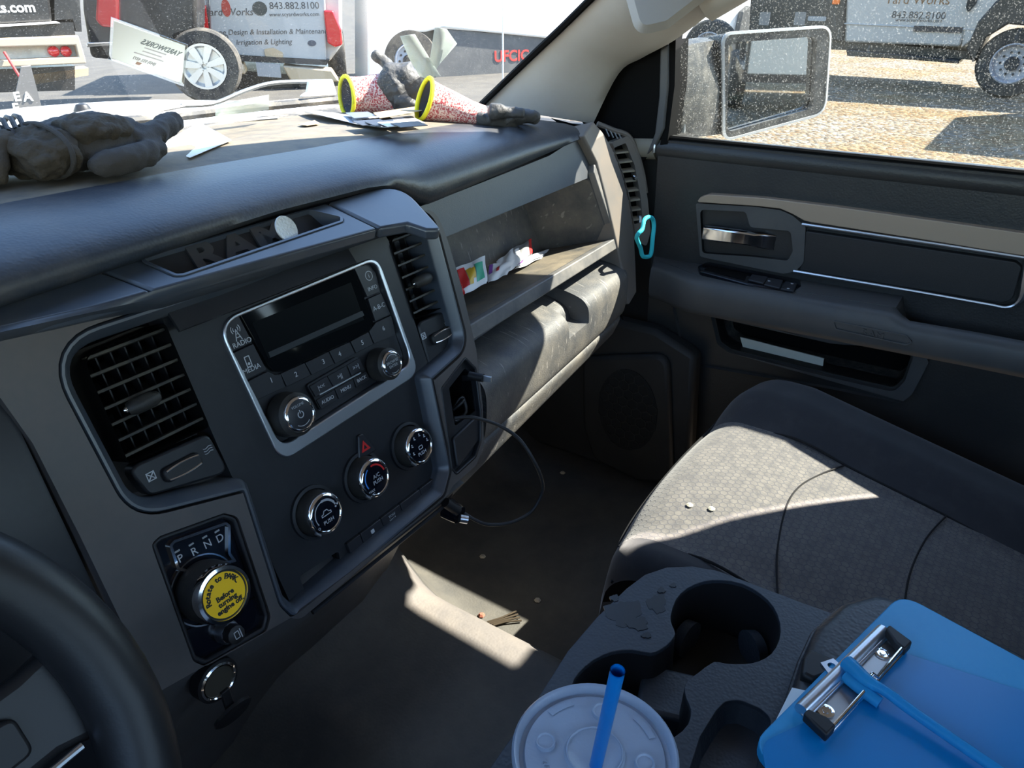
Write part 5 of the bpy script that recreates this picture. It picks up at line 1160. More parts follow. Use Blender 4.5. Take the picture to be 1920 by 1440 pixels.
# ---- sauce packets in the shelf
sh_z = G.p(.2, bb, -.05).z
def packet(label, px, h, mats, stripes, lift=0):
    P = []
    for (u, v), hh in zip(px, h):
        a, b = G.q(u, v, hh); P.append(G.p(a, b, hh))
    t = thing('condiment_packet', P[0], label, 'packet', 'condiment packets in the shelf')
    def bil(s, r): return P[0].lerp(P[1], s).lerp(P[3].lerp(P[2], s), r)
    n = (P[1] - P[0]).cross(P[3] - P[0]).normalized(); n = n if n.dot(CAM - P[0]) > 0 else -n
    def surf(s0, s1, r0, r1, off):
        return [[bil(lerp(s0, s1, i / 10), lerp(r0, r1, j / 8)) + n * (off + .004 * math.sin(math.pi * lerp(s0, s1, i / 10)) * math.sin(math.pi * lerp(r0, r1, j / 8)) + .0012 * math.sin(9 * lerp(s0, s1, i / 10) + 7 * lerp(r0, r1, j / 8))) for i in range(11)] for j in range(9)]
    mb = MB(); mb.loft(surf(0, 1, 0, 1, .0005), False); mb.loft(surf(0, 1, 0, 1, -.0025), False); mb.obj('sachet', mats[0], t, sharp=80)
    for s0, s1, r0, r1, m in stripes: MB().loft(surf(s0, s1, r0, r1, .0012), False).obj('print_panel', m, t, sharp=80)
pw = M('sachet_white', (.80, .80, .80), .45); pr1 = M('sachet_red', (.60, .03, .03), .4); pg1 = M('sachet_green', (.06, .42, .26), .4); py1 = M('sachet_yellow', (.72, .45, .04), .4); pp1 = M('sachet_purple', (.20, .06, .30), .4); ps1 = M('sachet_silver', (.5, .5, .5), .3, .6)
packet('ketchup packet with red, yellow and green print standing in the shelf', [(850, 505), (909, 480), (914, 528), (868, 552)], [-.06, -.06, -.035, -.03], [pw], [(.05, .28, .12, .85, pr1), (.30, .45, .25, .85, py1), (.58, .88, .2, .85, pg1), (.45, .55, .3, .7, py1)])
packet('white packet with a purple corner lying on the shelf floor', [(915, 498), (965, 488), (952, 512), (916, 528)], [-.075, -.075, -.05, -.045], [pw], [(.02, .16, .05, .6, pp1), (.30, .42, .4, .7, pr1)])
packet('blank white packet leaning on the shelf back', [(930, 492), (962, 466), (978, 490), (945, 512)], [-.09, -.1, -.07, -.06], [pw], [])
packet('silver packet with red edge at the far end of the pile', [(962, 466), (996, 449), (998, 476), (970, 494)], [-.10, -.105, -.085, -.07], [ps1], [(.82, 1, 0, 1, pr1), (0, .25, .2, 1, pw)])
packet('flat white packet in front of the silver packet on the shelf floor', [(978, 486), (1030, 468), (1015, 482), (960, 505)], [-.09, -.095, -.075, -.065], [pw], [(.1, .3, .5, .9, pp1)])
packet('red packet corner tucked behind the radio vent in the shelf', [(852, 528), (866, 534), (872, 552), (862, 556)], [-.04, -.035, -.025, -.03], [pr1], [])
# ---- turquoise cord loop
hl = [(1208, 413), (1216, 407), (1224, 411), (1226, 425), (1224, 445), (1221, 474), (1216, 481), (1205, 480), (1201, 465), (1194, 447), (1197, 438), (1204, 430)]
tq = MB().tube(catmull([ony(u, v, .512 + .004 * math.sin(i)) for i, (u, v) in enumerate(hl)], 5, True), .0036, 10, closed=True).obj('cord_loop', M('turquoise_cord', (.03, .50, .58), .7, fine=(800, .6)))
tag(tq, 'turquoise cord loop hanging below the end air vent', 'cord')
# ---- litter in the footwell
def floorp(u, v):
    z = .02
    for _ in range(12): p = onz(u, v, z); z = .5 * z + .5 * floor_z(p.x, p.y)
    p = onz(u, v, z); return V((p.x, p.y, z))
tg = thing('twig', floorp(945, 1172), 'short dark twig lying in the passenger footwell', 'twig')
a_, b_ = floorp(925, 1176), floorp(972, 1164)
for k in range(4): MB().tube([a_ + V((0, .004 * k, .004)), a_.lerp(b_, .5) + V((0, .003 * k, .005 + .001 * k)), b_ + V((.004 * k, .006 * (k - 1), .004))], .0016, 6).obj('sprig', M('bark%d' % k, (.05, .035, .02), .9), tg)
p = floorp(1140, 1118); o = MB().loft([[p + V((-.018, 0, .002)), p + V((-.006, -.006, .004)), p + V((.014, 0, .003))], [p + V((-.018, 0, .002)), p + V((-.004, .007, .007)), p + V((.014, 0, .003))]], False).obj('dry_leaf', M('dry_leaf', (.35, .12, .03), .8)); tag(o, 'small dry orange leaf on the footwell floor by the console', 'leaf')
for k, (u, v, c) in enumerate([(1055, 888, (.5, .42, .3)), (903, 1155, (.35, .12, .08)), (1008, 1127, (.5, .45, .38)), (905, 1045, (.4, .36, .3))]):
    p = floorp(u, v); o = MB().lathe(Fr(p, (1, 0, 0), (0, 1, 0)), (0, 0), [(.003, 0), (.006, .002), (.003, .005)], 6).obj('pebble', M('pebble%d' % k, c, .9))
    tag(o, ['tan pebble at the front of the footwell under the glove box', 'reddish pebble beside the sunlit floor patch', 'pale pebble in the middle of the footwell', 'pale pebble on the hump flank below the cable loop'][k], 'pebble', 'pebbles on the floor')
# ================================================================ outside: hood, cowl, wiper, mirror
wht_m = M('white_truck_paint', (.78, .79, .80), .25, coat=.6)
hd_ = thing('truck_hood', (0, 1.5, .62), 'white hood of the truck beyond the windshield', 'hood')
hx = [lerp(-.96, .96, i / 24) for i in range(25)]
MB().loft([[V((x, y - .10 * (x / .82) ** 2 * (y < 1.3) , z - .03 * (x / .82) ** 4)) for x in hx] for y, z in ((1.17, .675), (1.22, .682), (1.5, .672), (1.85, .648), (1.98, .635), (2.04, .60), (2.06, .50))], False).obj('panel', wht_m, hd_, sharp=60)
n_ = ony(152, 193, 1.5); nzl = V((n_.x, 1.5, .675))
MB().lathe(Fr((n_.x, 1.5, .672), (1, 0, 0), (0, 1, 0)), (0, 0), [(.016, 0), (.016, .008), (.010, .018), (.003, .02)], 20).obj('washer_nozzle', black_m, hd_)
cw = thing('wiper_cowl', (0, 1.08, .66), 'dusty black cowl panel at the foot of the windshield', 'cowl')
MB().loft([[V((x, 1.00 + t * .19 - (.15 - .05 * t) * (x / .72) ** 2, .688 - .012 * math.sin(t * 3.14) - .004 * t)) for x in [lerp(-.80, .76, i / 24) for i in range(25)]] for t in [j / 6 for j in range(7)]], False).obj('panel', M('cowl', (.05, .048, .045), .7, dust=((.45, .38, .28), .7, 30, .42)), cw, sharp=60)
for k in range(14):
    u = 4 + k * 4.6; p = ony(u, 271 - k * .9, 1.0); MB().box((0, 0, 0), (.0022, .02, .004), Fr(V((p.x, 1.02, .690)), (1, 0, 0), (0, 1, 0))).obj('grille_rib', black_m, cw)
wi = thing('windshield_wiper', ony(160, 226, 1.06), 'grey wiper arm resting at the foot of the windshield', 'wiper')
wg_m = M('wiper_grey', (.22, .22, .22), .45, .3, dust=((.5, .45, .38), .5, 40, .4))
def oy(u, v, y): return ony(u, v, y)
arm_t = [oy(70, 232, 1.03), oy(120, 222, 1.04), oy(190, 206, 1.05), oy(270, 200, 1.06), oy(345, 196, 1.07)]
arm_b = [oy(72, 240, 1.03), oy(125, 240, 1.035), oy(190, 236, 1.04), oy(270, 215, 1.05), oy(348, 199, 1.06)]
MB().loft([arm_t, arm_b, [p + V((0, .012, -.004)) for p in arm_b], [p + V((0, .012, .002)) for p in arm_t], arm_t], False).obj('arm', wg_m, wi, bevel=.001)
pv = oy(132, 226, 1.03); MB().lathe(Fr(pv, (1, 0, 0), (0, .3, 1)), (0, 0), [(.006, -.002), (.006, .003), (.003, .006)], 16).obj('pivot', black_m, wi)
MB().tube(catmull([oy(u, v, y) for u, v, y in [(340, 198, 1.07), (400, 194, 1.06), (460, 170, 1.05), (510, 156, 1.04), (570, 153, 1.03), (622, 152, 1.02)]], 6), .0032, 8).obj('blade_link', M('wiper_steel', (.25, .26, .26), .4, .6), wi)
MB().tube([oy(170, 232, 1.02), oy(300, 222, 1.03), oy(460, 203, 1.03), oy(640, 186, 1.02)], .0065, 8).obj('blade', M('wiper_blade', (.04, .04, .04), .6, dust=((.5, .42, .3), .6, 30, .42)), wi)
MB().tube([oy(-20, 262, 1.0), oy(120, 243, 1.02), oy(300, 216, 1.03), oy(560, 190, 1.03)], .0045, 8).obj('spoiler', M('blade_edge', (.55, .55, .52), .5), wi)
bw = Fr(oy(606, 166, 1.02), (1, 0, 0), (0, 0, 1)); MB().prism(bw, rnd(bw.qs([(578, 152), (622, 150), (630, 178), (560, 182), (575, 172)]), .003), -.003, .003).obj('end_cap', M('white_cap', (.75, .75, .74), .5), wi, bevel=.001)
# straw bits on the cowl
for k in range(5):
    a = oy(75 + k * 9, 252 - k * 2, 1.0); b = oy(100 + k * 14, 240 + (k % 3) * 4, .995); o = MB().tube([a, a.lerp(b, .5) + V((0, 0, .004)), b], .0009, 5).obj('pine_needle', M('needle%d' % k, (.62, .48, .22), .8)); tag(o, 'dry pine needle on the cowl behind the black glove, %s from the left' % ('first', 'second', 'third', 'fourth', 'fifth')[k], 'pine needle', 'pine needles on the cowl')
MB().box((.89, .98, .60), (.13, .50, .06)).obj('fender_top', wht_m, hd_, bevel=.015)
an = MB().tube([V((ony(943, 150, .92).x, .92, .628)), ony(943, 150, .92), ony(943, 60, .92), ony(942, -90, .92)], .0018, 6).obj('radio_antenna', M('antenna', (.62, .60, .56), .5)); tag(an, 'thin pale radio antenna rod seen through the windshield', 'antenna')
# passenger mirror
mr = thing('side_mirror', (.98, .50, .62), 'large passenger side mirror in a dusty black housing', 'mirror')
Mf = Fr(onx(1455, 150, 1.05), (.83, -.56, 0), (0, 0, 1))
mo = rnd(Mf.qs([(1352, 62), (1556, 48), (1545, 212), (1354, 264)]), [.018, .028, .030, .022], 8)
mi = rnd(Mf.qs([(1364, 80), (1530, 68), (1522, 202), (1361, 248)]), [.012, .014, .018, .014], 8)
hm = M('mirror_housing', (.035, .035, .035), .5, fine=(500, .4), dust=((.28, .26, .22), .45, 40, .42))
hb_ = MB(); cmo = ccw(mo); hb_.loft([[Mf.p(a, b, 0) for a, b in cmo], [Mf.p(a, b, -.05) for a, b in inset(cmo, .008)], [Mf.p(a, b, -.10) for a, b in inset(cmo, .035)]], True, False, True); hb_.plate(Mf, mo, [mi], -.006, .004)
hb_.obj('housing', hm, mr, bevel=.002)
MB().prism(Mf, inset(mi, -.002), -.012, -.008).obj('mirror_glass', M('mirror_glass', (.86, .88, .88), .02, 1), mr)
MB().sweep(Mf, ccw(mo), [(-.003, .001), (.0015, .001), (.0015, .005), (-.003, .006)]).obj('bright_rim', M('rim_grey', (.42, .43, .43), .4), mr)
a0 = [onx(u, v, x) for u, v, x in [(1264, 100, .84), (1300, 82, .88), (1360, 72, 1.0)]]; a1 = [onx(u, v, x) for u, v, x in [(1252, 262, .84), (1300, 258, .88), (1364, 250, 1.0)]]
MB().loft([a0, [p.lerp(q_, .5) + V((-.01, -.012, 0)) for p, q_ in zip(a0, a1)], a1, [p + V((0, .05, 0)) for p in a1], [p + V((0, .05, 0)) for p in a0], a0], False).obj('arm', hm, mr, sharp=60)
bx_ = Fr(onx(1270, 222, .86), (.3, -1, 0), (0, 0, 1)); MB().prism(bx_, rect(-.022, -.035, .016, .028, .006), -.02, .006).obj('foot_cover', M('foot_grey', (.40, .40, .39), .5), mr, bevel=.003)
# ================================================================ ground
GZ = -.55
def gravel():
    m = M('gravel', (.5, .42, .32), .95); nt = m.node_tree; b = nt.nodes['Principled BSDF']; L = nt.links.new
    tc = N(nt, 'ShaderNodeTexCoord'); v = N(nt, 'ShaderNodeTexVoronoi'); v.inputs['Scale'].default_value = 22; L(tc.outputs['Object'], v.inputs['Vector'])
    sx = N(nt, 'ShaderNodeSeparateColor'); L(v.outputs['Color'], sx.inputs[0])
    r = N(nt, 'ShaderNodeValToRGB'); E_s = r.color_ramp.elements; E_s[0].position = 0; E_s[0].color = (.06, .045, .03, 1); E_s[1].position = 1; E_s[1].color = (.30, .28, .25, 1)
    for p, c in ((.25, (.16, .105, .055, 1)), (.5, (.22, .18, .135, 1)), (.75, (.12, .105, .085, 1))): e = E_s.new(p); e.color = c
    L(sx.outputs[0], r.inputs[0]); n2 = N(nt, 'ShaderNodeTexNoise'); n2.inputs['Scale'].default_value = .8; L(tc.outputs['Object'], n2.inputs['Vector'])
    mx = N(nt, 'ShaderNodeMix', data_type='RGBA', blend_type='MULTIPLY'); mx.inputs[7].default_value = (.95, .78, .50, 1); L(r.outputs[0], mx.inputs[6])
    mr_ = N(nt, 'ShaderNodeMapRange'); mr_.inputs[1].default_value = .45; mr_.inputs[2].default_value = .65; L(n2.outputs['Fac'], mr_.inputs[0]); L(mr_.outputs[0], mx.inputs[0]); L(mx.outputs[2], b.inputs['Base Color'])
    bp = N(nt, 'ShaderNodeBump'); bp.inputs['Strength'].default_value = 1; bp.inputs['Distance'].default_value = .03; bp.invert = True; L(v.outputs['Distance'], bp.inputs['Height']); L(bp.outputs[0], b.inputs['Normal']); return m
gr = MB().loft([[V((x, y, GZ)) for x in (-30, 40)] for y in (-40, 4.6)], False).obj('ground', gravel()); tag(gr, 'pale gravel ground beside the truck', 'ground', kind='structure')
asp = M('asphalt', (.055, .052, .048), .9, fine=(60, .6), dust=((.12, .11, .09), .5, 3, .4))
gr2 = MB().loft([[V((x, y, GZ - .004)) for x in (-40, 60)] for y in (4.6, 70)], False).obj('pavement', asp); tag(gr2, 'dark worn asphalt ahead of the truck', 'ground', kind='structure')
# ================================================================ parked vehicles
def vf(u, v, depth, yaw=0):
    r = ray(u, v); o = CAM + r * depth; d = V((r.x, r.y, 0)).normalized(); ex = V((d.y, -d.x, 0)); f = Fr(o, ex, (0, 0, 1))
    c, s_ = math.cos(math.radians(yaw)), math.sin(math.radians(yaw)); return Fr(o, f.ex * c + f.n * s_, (0, 0, 1))
tire_m = M('tyre', (.030, .030, .030), .9, dust=((.30, .26, .2), .4, 6, .4)); blk = M('black_body', (.020, .020, .021), .35, dust=((.20, .18, .15), .25, 3, .45)); shd = M('shaded_white_body', (.42, .41, .39), .35, coat=.3); rlens = M('red_lens', (.60, .01, .015), .15, coat=.5, spec=.6); rimm = M('alloy', (.75, .75, .74), .3, .7); steel_w = M('steel_wheel', (.45, .46, .50), .5, dust=((.3, .22, .15), .4, 8, .45))  # body grey is white paint with its shaded tone put into the colour
def wheel(fr, a, b, R, r, parent, spokes=0, m=steel_w, depth=.26):
    w_ = MB().lathe(fr, (a, b), [(R * .62, -depth), (R * .95, -depth), (R, -depth * .8), (R, -.04), (R * .94, 0), (r * 1.04, .01), (r, -.02)], 48, True, False).obj('tyre', tire_m, parent, sharp=40)
    MB().lathe(fr, (a, b), [(r, -.01), (r * .93, .006), (r * .88, -.02), (r * .8, -.10)], 40, False, not spokes or True).obj('rim', m if not spokes else rimm, w_)
    if spokes:
        for k in range(spokes):
            t = 2 * math.pi * k / spokes + .3; c, s_ = math.cos(t), math.sin(t)
            o = [(a + r * .12 * c - r * x * s_, b + r * .12 * s_ + r * x * c) for x in (-.10, .10)] + [(a + r * .9 * c - r * x * s_, b + r * .9 * s_ + r * x * c) for x in (.17, -.17)]
            MB().prism(fr, o, -.05, .0).obj('spoke', rimm, w_)
        MB().lathe(fr, (a, b), [(r * .92, -.03), (r * 1.0, .008), (r * .9, .008), (r * .86, -.03)], 40, False, False).obj('rim_lip', rimm, w_)
    else:
        MB().lathe(fr, (a, b), [(r * .34, -.09), (r * .34, -.02), (r * .28, .0)], 24).obj('hub', tire_m, w_)
        for k in range(10): MB().lathe(fr, (a + r * .55 * math.cos(k * .628), b + r * .55 * math.sin(k * .628)), [(r * .06, -.1), (r * .06, -.075)], 8).obj('lug_nut', tire_m, w_)
# white crew truck to the right, side on
F1 = Fr((12.3, 0, 0), (0, -1, 0), (0, 0, 1))
tr = thing('work_truck', (13.3, 1.0, GZ), 'white work truck side-on across the gravel with phone lettering on its door', 'truck')
MB().prism(F1, F1.qs([(1594, -160), (1850, -160), (1835, -20), (1800, 88), (1583, 79)]), -2.0, 0).obj('cab_door', shd, tr, bevel=.03)
MB().prism(F1, F1.qs([(1838, -160), (2250, -120), (2250, 80), (2010, 60), (1985, -10), (1930, -25), (1870, 5), (1822, 78), (1802, 90)]), -2.0, .01).obj('fender', shd, tr, bevel=.03)
MB().plate(F1, F1.qs([(1812, 92), (1835, 40), (1870, 0), (1925, -30), (1985, -10), (2020, 60), (2020, 110), (1990, 80), (1950, 50), (1890, 45), (1850, 70), (1825, 118)]), [], -.6, .05).obj('wheel_arch', blk, tr, bevel=.02)
MB().prism(F1, F1.qs([(1416, -160), (1594, -160), (1582, 78), (1405, 60)]), -2.0, .03).obj('tool_body', blk, tr, bevel=.02)
MB().prism(F1, F1.qs([(1590, 92), (1800, 112), (1800, 118), (1700, 110), (1592, 104)]), -.3, .12).obj('running_board', blk, tr, bevel=.01)
MB().prism(F1, F1.qs([(1405, 60), (1600, 79), (1840, 100), (1840, 116), (1600, 96), (1405, 88)]), -1.6, -.15).obj('chassis', blk, tr)
wa, wb_ = F1.q(1896, 122); wheel(F1, wa, GZ + .425, .425, .255, tr); wheel(F1, wa - 4.2, GZ + .425, .425, .255, tr)
MB().prism(F1, rect(*[c for p in (F1.q(1560, 8, .04), F1.q(1577, -8, .04)) for c in p]), .03, .06).obj('marker_lamp', M('amber_lens', (.9, .18, .01), .3), tr, bevel=.01)
for u, w_ in ((1434, .16), (1500, .16), (1532, .26)):
    a, b = F1.q(u, 35, .03); MB().prism(F1, rect(a - w_ / 2, b - (.09 if w_ < .2 else .03), a + w_ / 2, b + (.09 if w_ < .2 else .03), .02), .03, .04).obj('tool_latch', M('latch_grey', (.22, .21, .2), .6) if u < 1530 else grey_p, tr)
tk = M('door_ink', (.07, .06, .055), .6)
for s, u, v, sz, m_ in (('843.882.8100', 1722, 29, .125, tk), ('www.scyardworks.com', 1722, 38, .062, tk), ('Yard Works', 1720, 0, .16, M('brown_ink', (.20, .10, .04), .6))):
    a, b = F1.q(u, v, .002); text(s, F1, a, b, sz, m_, tr, .003, ext=.002)
a, b = F1.q(1766, 55, .002); MB().prism(F1, rect(a - .35, b - .035, a + .25, b + .035), .001, .02).obj('badge', tk, tr)
MB().prism(F1, rnd(F1.qs([(1828, -60), (1838, -60), (1832, 5), (1815, 24), (1812, 12), (1818, -10)]), .04), .0, .05).obj('side_vent', black_m, tr)
MB().tube([F1.p(*F1.q(1575, 44), .005), F1.p(*F1.q(1830, 56), .005)], .012, 6).obj('body_crease', shd, tr)
# pale pickup seen from behind, lettered tailgate
F2 = vf(510, 80, 10.9, 4)
pk_ = thing('pickup_truck', F2.p(0, 0, -1) - V((0, 0, .6)), 'pale pickup truck seen from behind with lettered tailgate and red tail lamp', 'truck')
pk_.location.z = GZ
MB().prism(F2, F2.qs([(388, -120), (608, -120), (612, 118), (395, 100)]), -.12, 0).obj('tailgate', shd, pk_, bevel=.02)
MB().prism(F2, F2.qs([(375, -200), (640, -200), (642, 85), (618, 118), (385, 100), (378, 60)]), -2.6, -.12).obj('bed', shd, pk_, bevel=.05)
MB().prism(F2, rnd(F2.qs([(606, 18), (625, 20), (640, 55), (642, 84), (628, 88), (614, 80)]), .04), -.2, .05).obj('tail_lamp', rlens, pk_, bevel=.02)
MB().prism(F2, rnd(F2.qs([(376, 10), (386, 10), (394, 72), (388, 76)]), .01), -.2, .03).obj('tail_lamp', rlens, pk_, bevel=.01)
MB().prism(F2, F2.qs([(392, 100), (618, 112), (612, 122), (394, 112)]), -.3, .03).obj('bumper_gap', blk, pk_)
bmp = M('bumper_tan', (.46, .36, .24), .45, .3)
MB().prism(F2, F2.qs([(393, 113), (455, 118), (462, 138), (400, 132)]), -.3, .10).obj('bumper', bmp, pk_, bevel=.02)
MB().prism(F2, F2.qs([(530, 122), (622, 130), (636, 152), (545, 150)]), -.3, .10).obj('bumper', bmp, pk_, bevel=.02)
MB().prism(F2, F2.qs([(480, 116), (525, 120), (528, 145), (484, 142)]), .02, .06).obj('number_plate', M('plate_grey', (.34, .34, .34), .5), pk_)
MB().prism(F2, F2.qs([(385, 130), (640, 150), (640, 175), (385, 165)]), -2.2, -.2).obj('underbody', blk, pk_)
MB().prism(F2, rnd(F2.qs([(495, 92), (512, 89), (530, 98), (532, 108), (498, 106)]), .03), 0, .02).obj('dent', bmp, pk_)
wheel(Fr(F2.p(1.0, 0, -.8), -F2.n, (0, 0, 1)), 0, GZ + .4 - F2.o.z, .4, .24, pk_)
MB().prism(F2, circ(*F2.q(424, 15), .06, 16, .11), 0, .006).obj('logo_flame', M('logo_red', (.40, .05, .03), .6), pk_)
MB().prism(F2, circ(*F2.q(487, 16), .10, 16, .09), 0, .006).obj('logo_shrub', M('logo_dark', (.06, .06, .05), .7), pk_)
MB().prism(F2, circ(*F2.q(585, 81), .06, 16, .04), 0, .006).obj('maker_oval', M('logo_dark2', (.08, .08, .09), .6), pk_)
for s, u, v, sz in (('843.882.8100', 552, 11, .125), ('www.scyardworks.com', 552, 27, .072), ('Yard Works', 428, 23, .13), ('Landscape Design & Installation & Maintenance', 495, 60, .096), ('Irrigation & Lighting', 495, 79, .095), ('F150', 415, 71, .10)):
    a, b = F2.q(u, v); text(s, F2, a, b, sz, tk, pk_, .003, ext=.002, shear=.2 if s[0] in 'LIY' else 0)
# dark pickup with bright alloy wheel
F3 = vf(385, 125, 9.7, 8)
dp_ = thing('dark_pickup', F3.p(-.8, 0, -1), 'dark pickup truck with a bright alloy wheel behind the windshield card', 'truck'); dp_.location.z = GZ
MB().prism(F3, F3.qs([(140, -200), (366, -200), (366, 60), (330, 70), (290, 120), (165, 110), (150, 20)]), -.95, -.1).obj('body', blk, dp_, bevel=.05)
MB().prism(F3, rnd(F3.qs([(182, -30), (222, -30), (222, 40), (215, 52), (190, 50), (178, 38)]), .05), -.15, .0).obj('tail_lamp', rlens, dp_, bevel=.03)
MB().prism(F3, F3.qs([(165, 80), (215, 78), (215, 84), (165, 88)]), -.1, .06).obj('bumper_edge', satin_m, dp_, bevel=.01)
a, b = F3.q(384, 132); wheel(F3, a, GZ + .44 - F3.o.z, .44, .27, dp_, 7)
# black trailer at the left edge
F4 = vf(60, 60, 7.6, -6)
tl_ = thing('utility_trailer', F4.p(-.4, 0, -.6), 'black utility trailer at the left edge with white web lettering and red lamps', 'trailer'); tl_.location.z = GZ
MB().prism(F4, F4.qs([(-320, -200), (70, -200), (98, 40), (-320, 62)]), -2.5, 0).obj('gate', blk, tl_, bevel=.02)
MB().prism(F4, F4.qs([(-320, 64), (106, 40), (112, 43), (-320, 70)]), -.1, .05).obj('bright_rail', M('rail_white', (.8, .79, .76), .4), tl_)
MB().prism(F4, F4.qs([(-320, 52), (138, 42), (142, 66), (-320, 80)]), -1.0, -.02).obj('lower_panel', blk, tl_)
MB().prism(F4, F4.qs([(100, -200), (140, -200), (155, 60), (145, 60), (138, 36), (104, 38)]), -2.0, -.05).obj('corner_post', blk, tl_)
MB().plate(F4, F4.qs([(-320, 82), (145, 66), (158, 108), (160, 118), (-320, 140)]), [F4.qs([(-315, 96), (140, 84), (146, 106), (-315, 126)])], -.25, .06).obj('bumper_frame', M('sandy_steel', (.40, .33, .24), .7), tl_, bevel=.01)
MB().prism(F4, F4.qs([(-318, 94), (144, 82), (150, 110), (-318, 128)]), -.25, -.08).obj('bumper_back', M('bumper_plate', (.55, .52, .45), .6, dust=((.12, .11, .10), .6, 6, .4)), tl_)
for u in (100, 123):
    a, b = F4.q(u, 96, -.08); MB().lathe(F4, (a, b), [(.055, -.08), (.05, -.04), (.02, -.02)], 20).obj('lamp', rlens, tl_)
MB().tube([F4.p(*F4.q(8, 98, .05), .05), F4.p(*F4.q(42, 152, .3), .3)], .014, 6).obj('red_strap', M('strap_red', (.5, .04, .04), .7), tl_)
MB().prism(F4, F4.qs([(-320, 150), (150, 128), (150, 175), (-320, 190)]), -2.0, -.3).obj('undercarriage', blk, tl_)
a, b = F4.q(66, 14); text('scyardworks.com', F4, a, b, .125, M('white_vinyl', (.85, .85, .84), .5), tl_, .003, align='RIGHT', ext=.002, bold=.003)
MB().prism(F4, F4.qs([(68, 145), (176, 132), (176, 146), (70, 165)]), -.6, -.3).obj('timber', M('timber', (.55, .40, .24), .8), tl_)
ps_ = thing('stake_post', CAM + ray(52, 200) * 5, 'grey tapered post with white letters below the trailer lamps', 'post'); F5 = vf(55, 165, 6.2, 0); ps_.location = F5.o; ps_.location.z = GZ
MB().prism(F5, F5.qs([(40, 126), (58, 124), (78, 200), (90, 330), (10, 340), (24, 200)]), -.1, 0).obj('post', M('post_grey', (.16, .15, .14), .8), ps_)
for s, u, v in (('A', 52, 182), ('E', 32, 182), ('E', 30, 203)): a, b = F5.q(u, v); text(s, F5, a, b, .095, M('letter_white%d' % u, (.8, .8, .76), .6), ps_, .003, ext=.002, bold=.003)
# long white box truck closing the view
F6 = vf(900, 60, 12.5, -28)
bt_ = thing('box_truck', F6.p(0, 0, -1), 'long white box truck across the background', 'truck'); bt_.location.z = GZ
MB().prism(F6, F6.qs([(690, -300), (1470, -320), (1428, 88), (1090, 78), (830, 52), (800, 60), (765, 62), (738, 88), (724, 150), (690, 165)]), -.6, 0).obj('box', M('box_white', (.88, .88, .87), .5), bt_, bevel=.03)
MB().prism(F6, F6.qs([(820, 54), (1100, 76), (1430, 90), (1430, 150), (1090, 160), (820, 170)]), -.6, -.05).obj('underframe', M('underframe', (.10, .10, .10), .6, dust=((.3, .28, .25), .3, 4, .45)), bt_)
a, b = F6.q(962, 106); text('UFCIC', F6, a, b, .24, M('sign_red', (.55, .06, .05), .5), bt_, -.045, ext=.003, bold=.006)
a, b = F6.q(770, 115); wheel(F6, a, b, .48, .27, bt_)
MB().prism(F6, rnd(F6.qs([(1374, 70), (1384, 22), (1398, 10), (1410, 16), (1408, 70)]), .03), 0, .12).obj('wing_mirror', M('dusty_black', (.12, .115, .11), .6), bt_, bevel=.02)
# enclosed trailer added out of frame on the right to cast the gravel shadow
ct = thing('shadow_trailer', (10.3, -2.6, GZ), 'dark enclosed trailer out of frame, added to cast the gravel shadow', 'trailer')
MB().box((10.4, -2.4, GZ + 1.15), (2.3, 4.6, 1.4)).obj('body', blk, ct, bevel=.05)
for s_ in (-1, 1):
    wheel(Fr((9.24, -2.4 + s_ * .5, GZ + .36), (0, -1, 0), (0, 0, 1)), 0, 0, .36, .2, ct, depth=.2)
MB().box((10.4, -5.0, GZ + .48), (.12, 1.0, .1)).obj('drawbar', blk, ct)

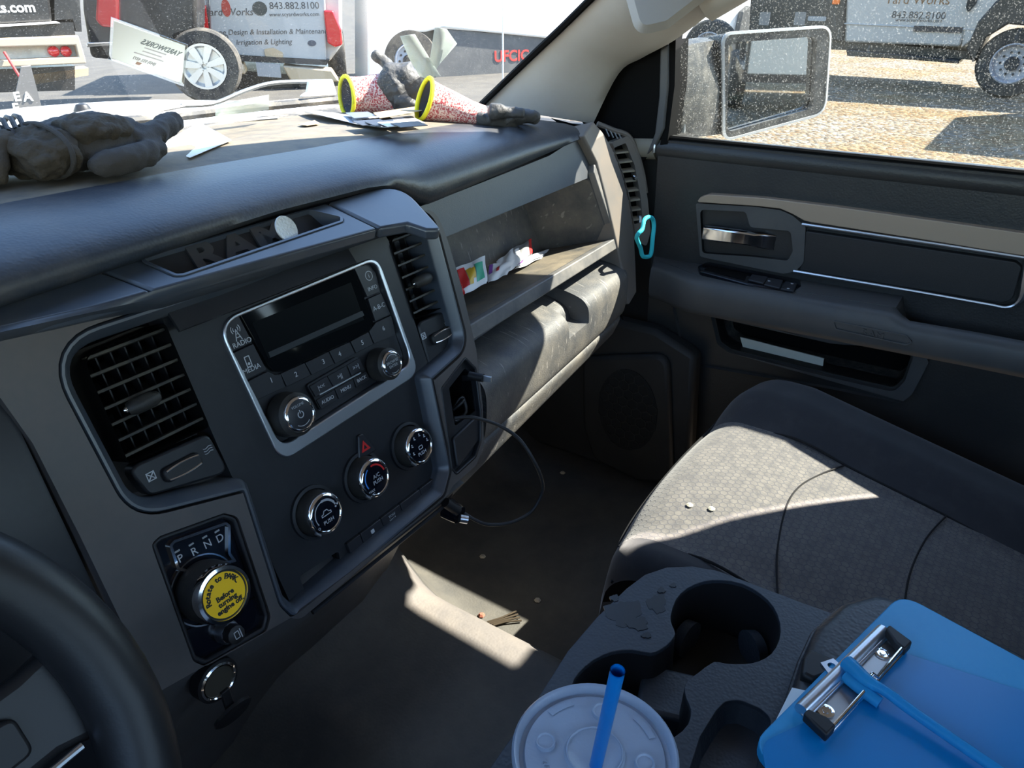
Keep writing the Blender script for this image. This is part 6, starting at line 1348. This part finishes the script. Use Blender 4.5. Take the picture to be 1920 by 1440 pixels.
# equipment parked behind on the passenger side, seen in the mirror
et = thing('equipment_trailer', (2.4, -8.5, GZ), 'open dark equipment trailer parked behind, seen in the side mirror', 'trailer')
MB().box((2.4, -8.5, GZ + .55), (1.9, 3.6, .12)).obj('deck', blk, et)
for x_ in (1.5, 3.3):
    MB().box((x_, -8.5, GZ + 1.15), (.06, 3.6, .06)).obj('rail', blk, et)
    for y_ in (-6.75, -7.9, -9.1, -10.25): MB().box((x_, y_, GZ + .85), (.06, .06, .6)).obj('post', blk, et)
    wheel(Fr((x_ - .1, -8.5, GZ + .33), (0, -1, 0), (0, 0, 1)), 0, 0, .33, .2, et, depth=.2)
MB().box((2.4, -6.72, GZ + .75), (1.8, .05, .35)).obj('gate', M('gate_pale', (.5, .48, .42), .6), et)
MB().box((2.1, -8.2, GZ + 1.0), (.8, 1.2, .75)).obj('machine', M('machine', (.05, .05, .045), .6), et, bevel=.1)
MB().box((2.9, -9.2, GZ + .95), (.5, .6, .6)).obj('crate', M('crate_orange', (.45, .16, .05), .6), et, bevel=.05)
tp = MB().box((3.6, -12.5, GZ + 2.2), (2.2, 2.0, .08)).obj('canopy', M('canopy_blue', (.02, .32, .55), .6)); tag(tp, 'bright blue canopy in the background of the side mirror', 'canopy')
for k in range(4):
    px_, py_ = 3.6 + (1 if k % 2 else -1), -12.5 + (.9 if k // 2 else -.9); MB().tube([V((px_, py_, GZ)), V((px_, py_, GZ + 2.17))], .03, 8).obj('leg', satin_m, tp)
sb = thing('shrub', (1.2, -14, GZ), 'green leafy shrub in the background of the side mirror', 'shrub')
mb = MB(); rs = random.Random(3)
for k in range(900):
    a, b, c = rs.uniform(0, 6.28), rs.uniform(-1, 1), rs.random() ** .33; q = V((1.2 + 1.5 * c * math.cos(a) * math.sqrt(1 - b * b), -14 + 1.5 * c * math.sin(a) * math.sqrt(1 - b * b), GZ + 1.7 + 1.5 * b * c)); e = V((rs.uniform(-1, 1), rs.uniform(-1, 1), rs.uniform(-1, 1))).normalized() * .13; f_ = e.orthogonal().normalized() * .08
    mb.f(mb.vs([q - e, q + f_, q + e, q - f_]))
lv_ = mb.obj('leaves', M('leaf_green', (.10, .19, .04), .6), sb, merge=0); lv_['kind'] = 'stuff'
MB().tube([V((1.2, -14, GZ)), V((1.2, -14, GZ + 1.5))], .08, 8).obj('trunk', M('trunk', (.09, .06, .04), .9), sb)
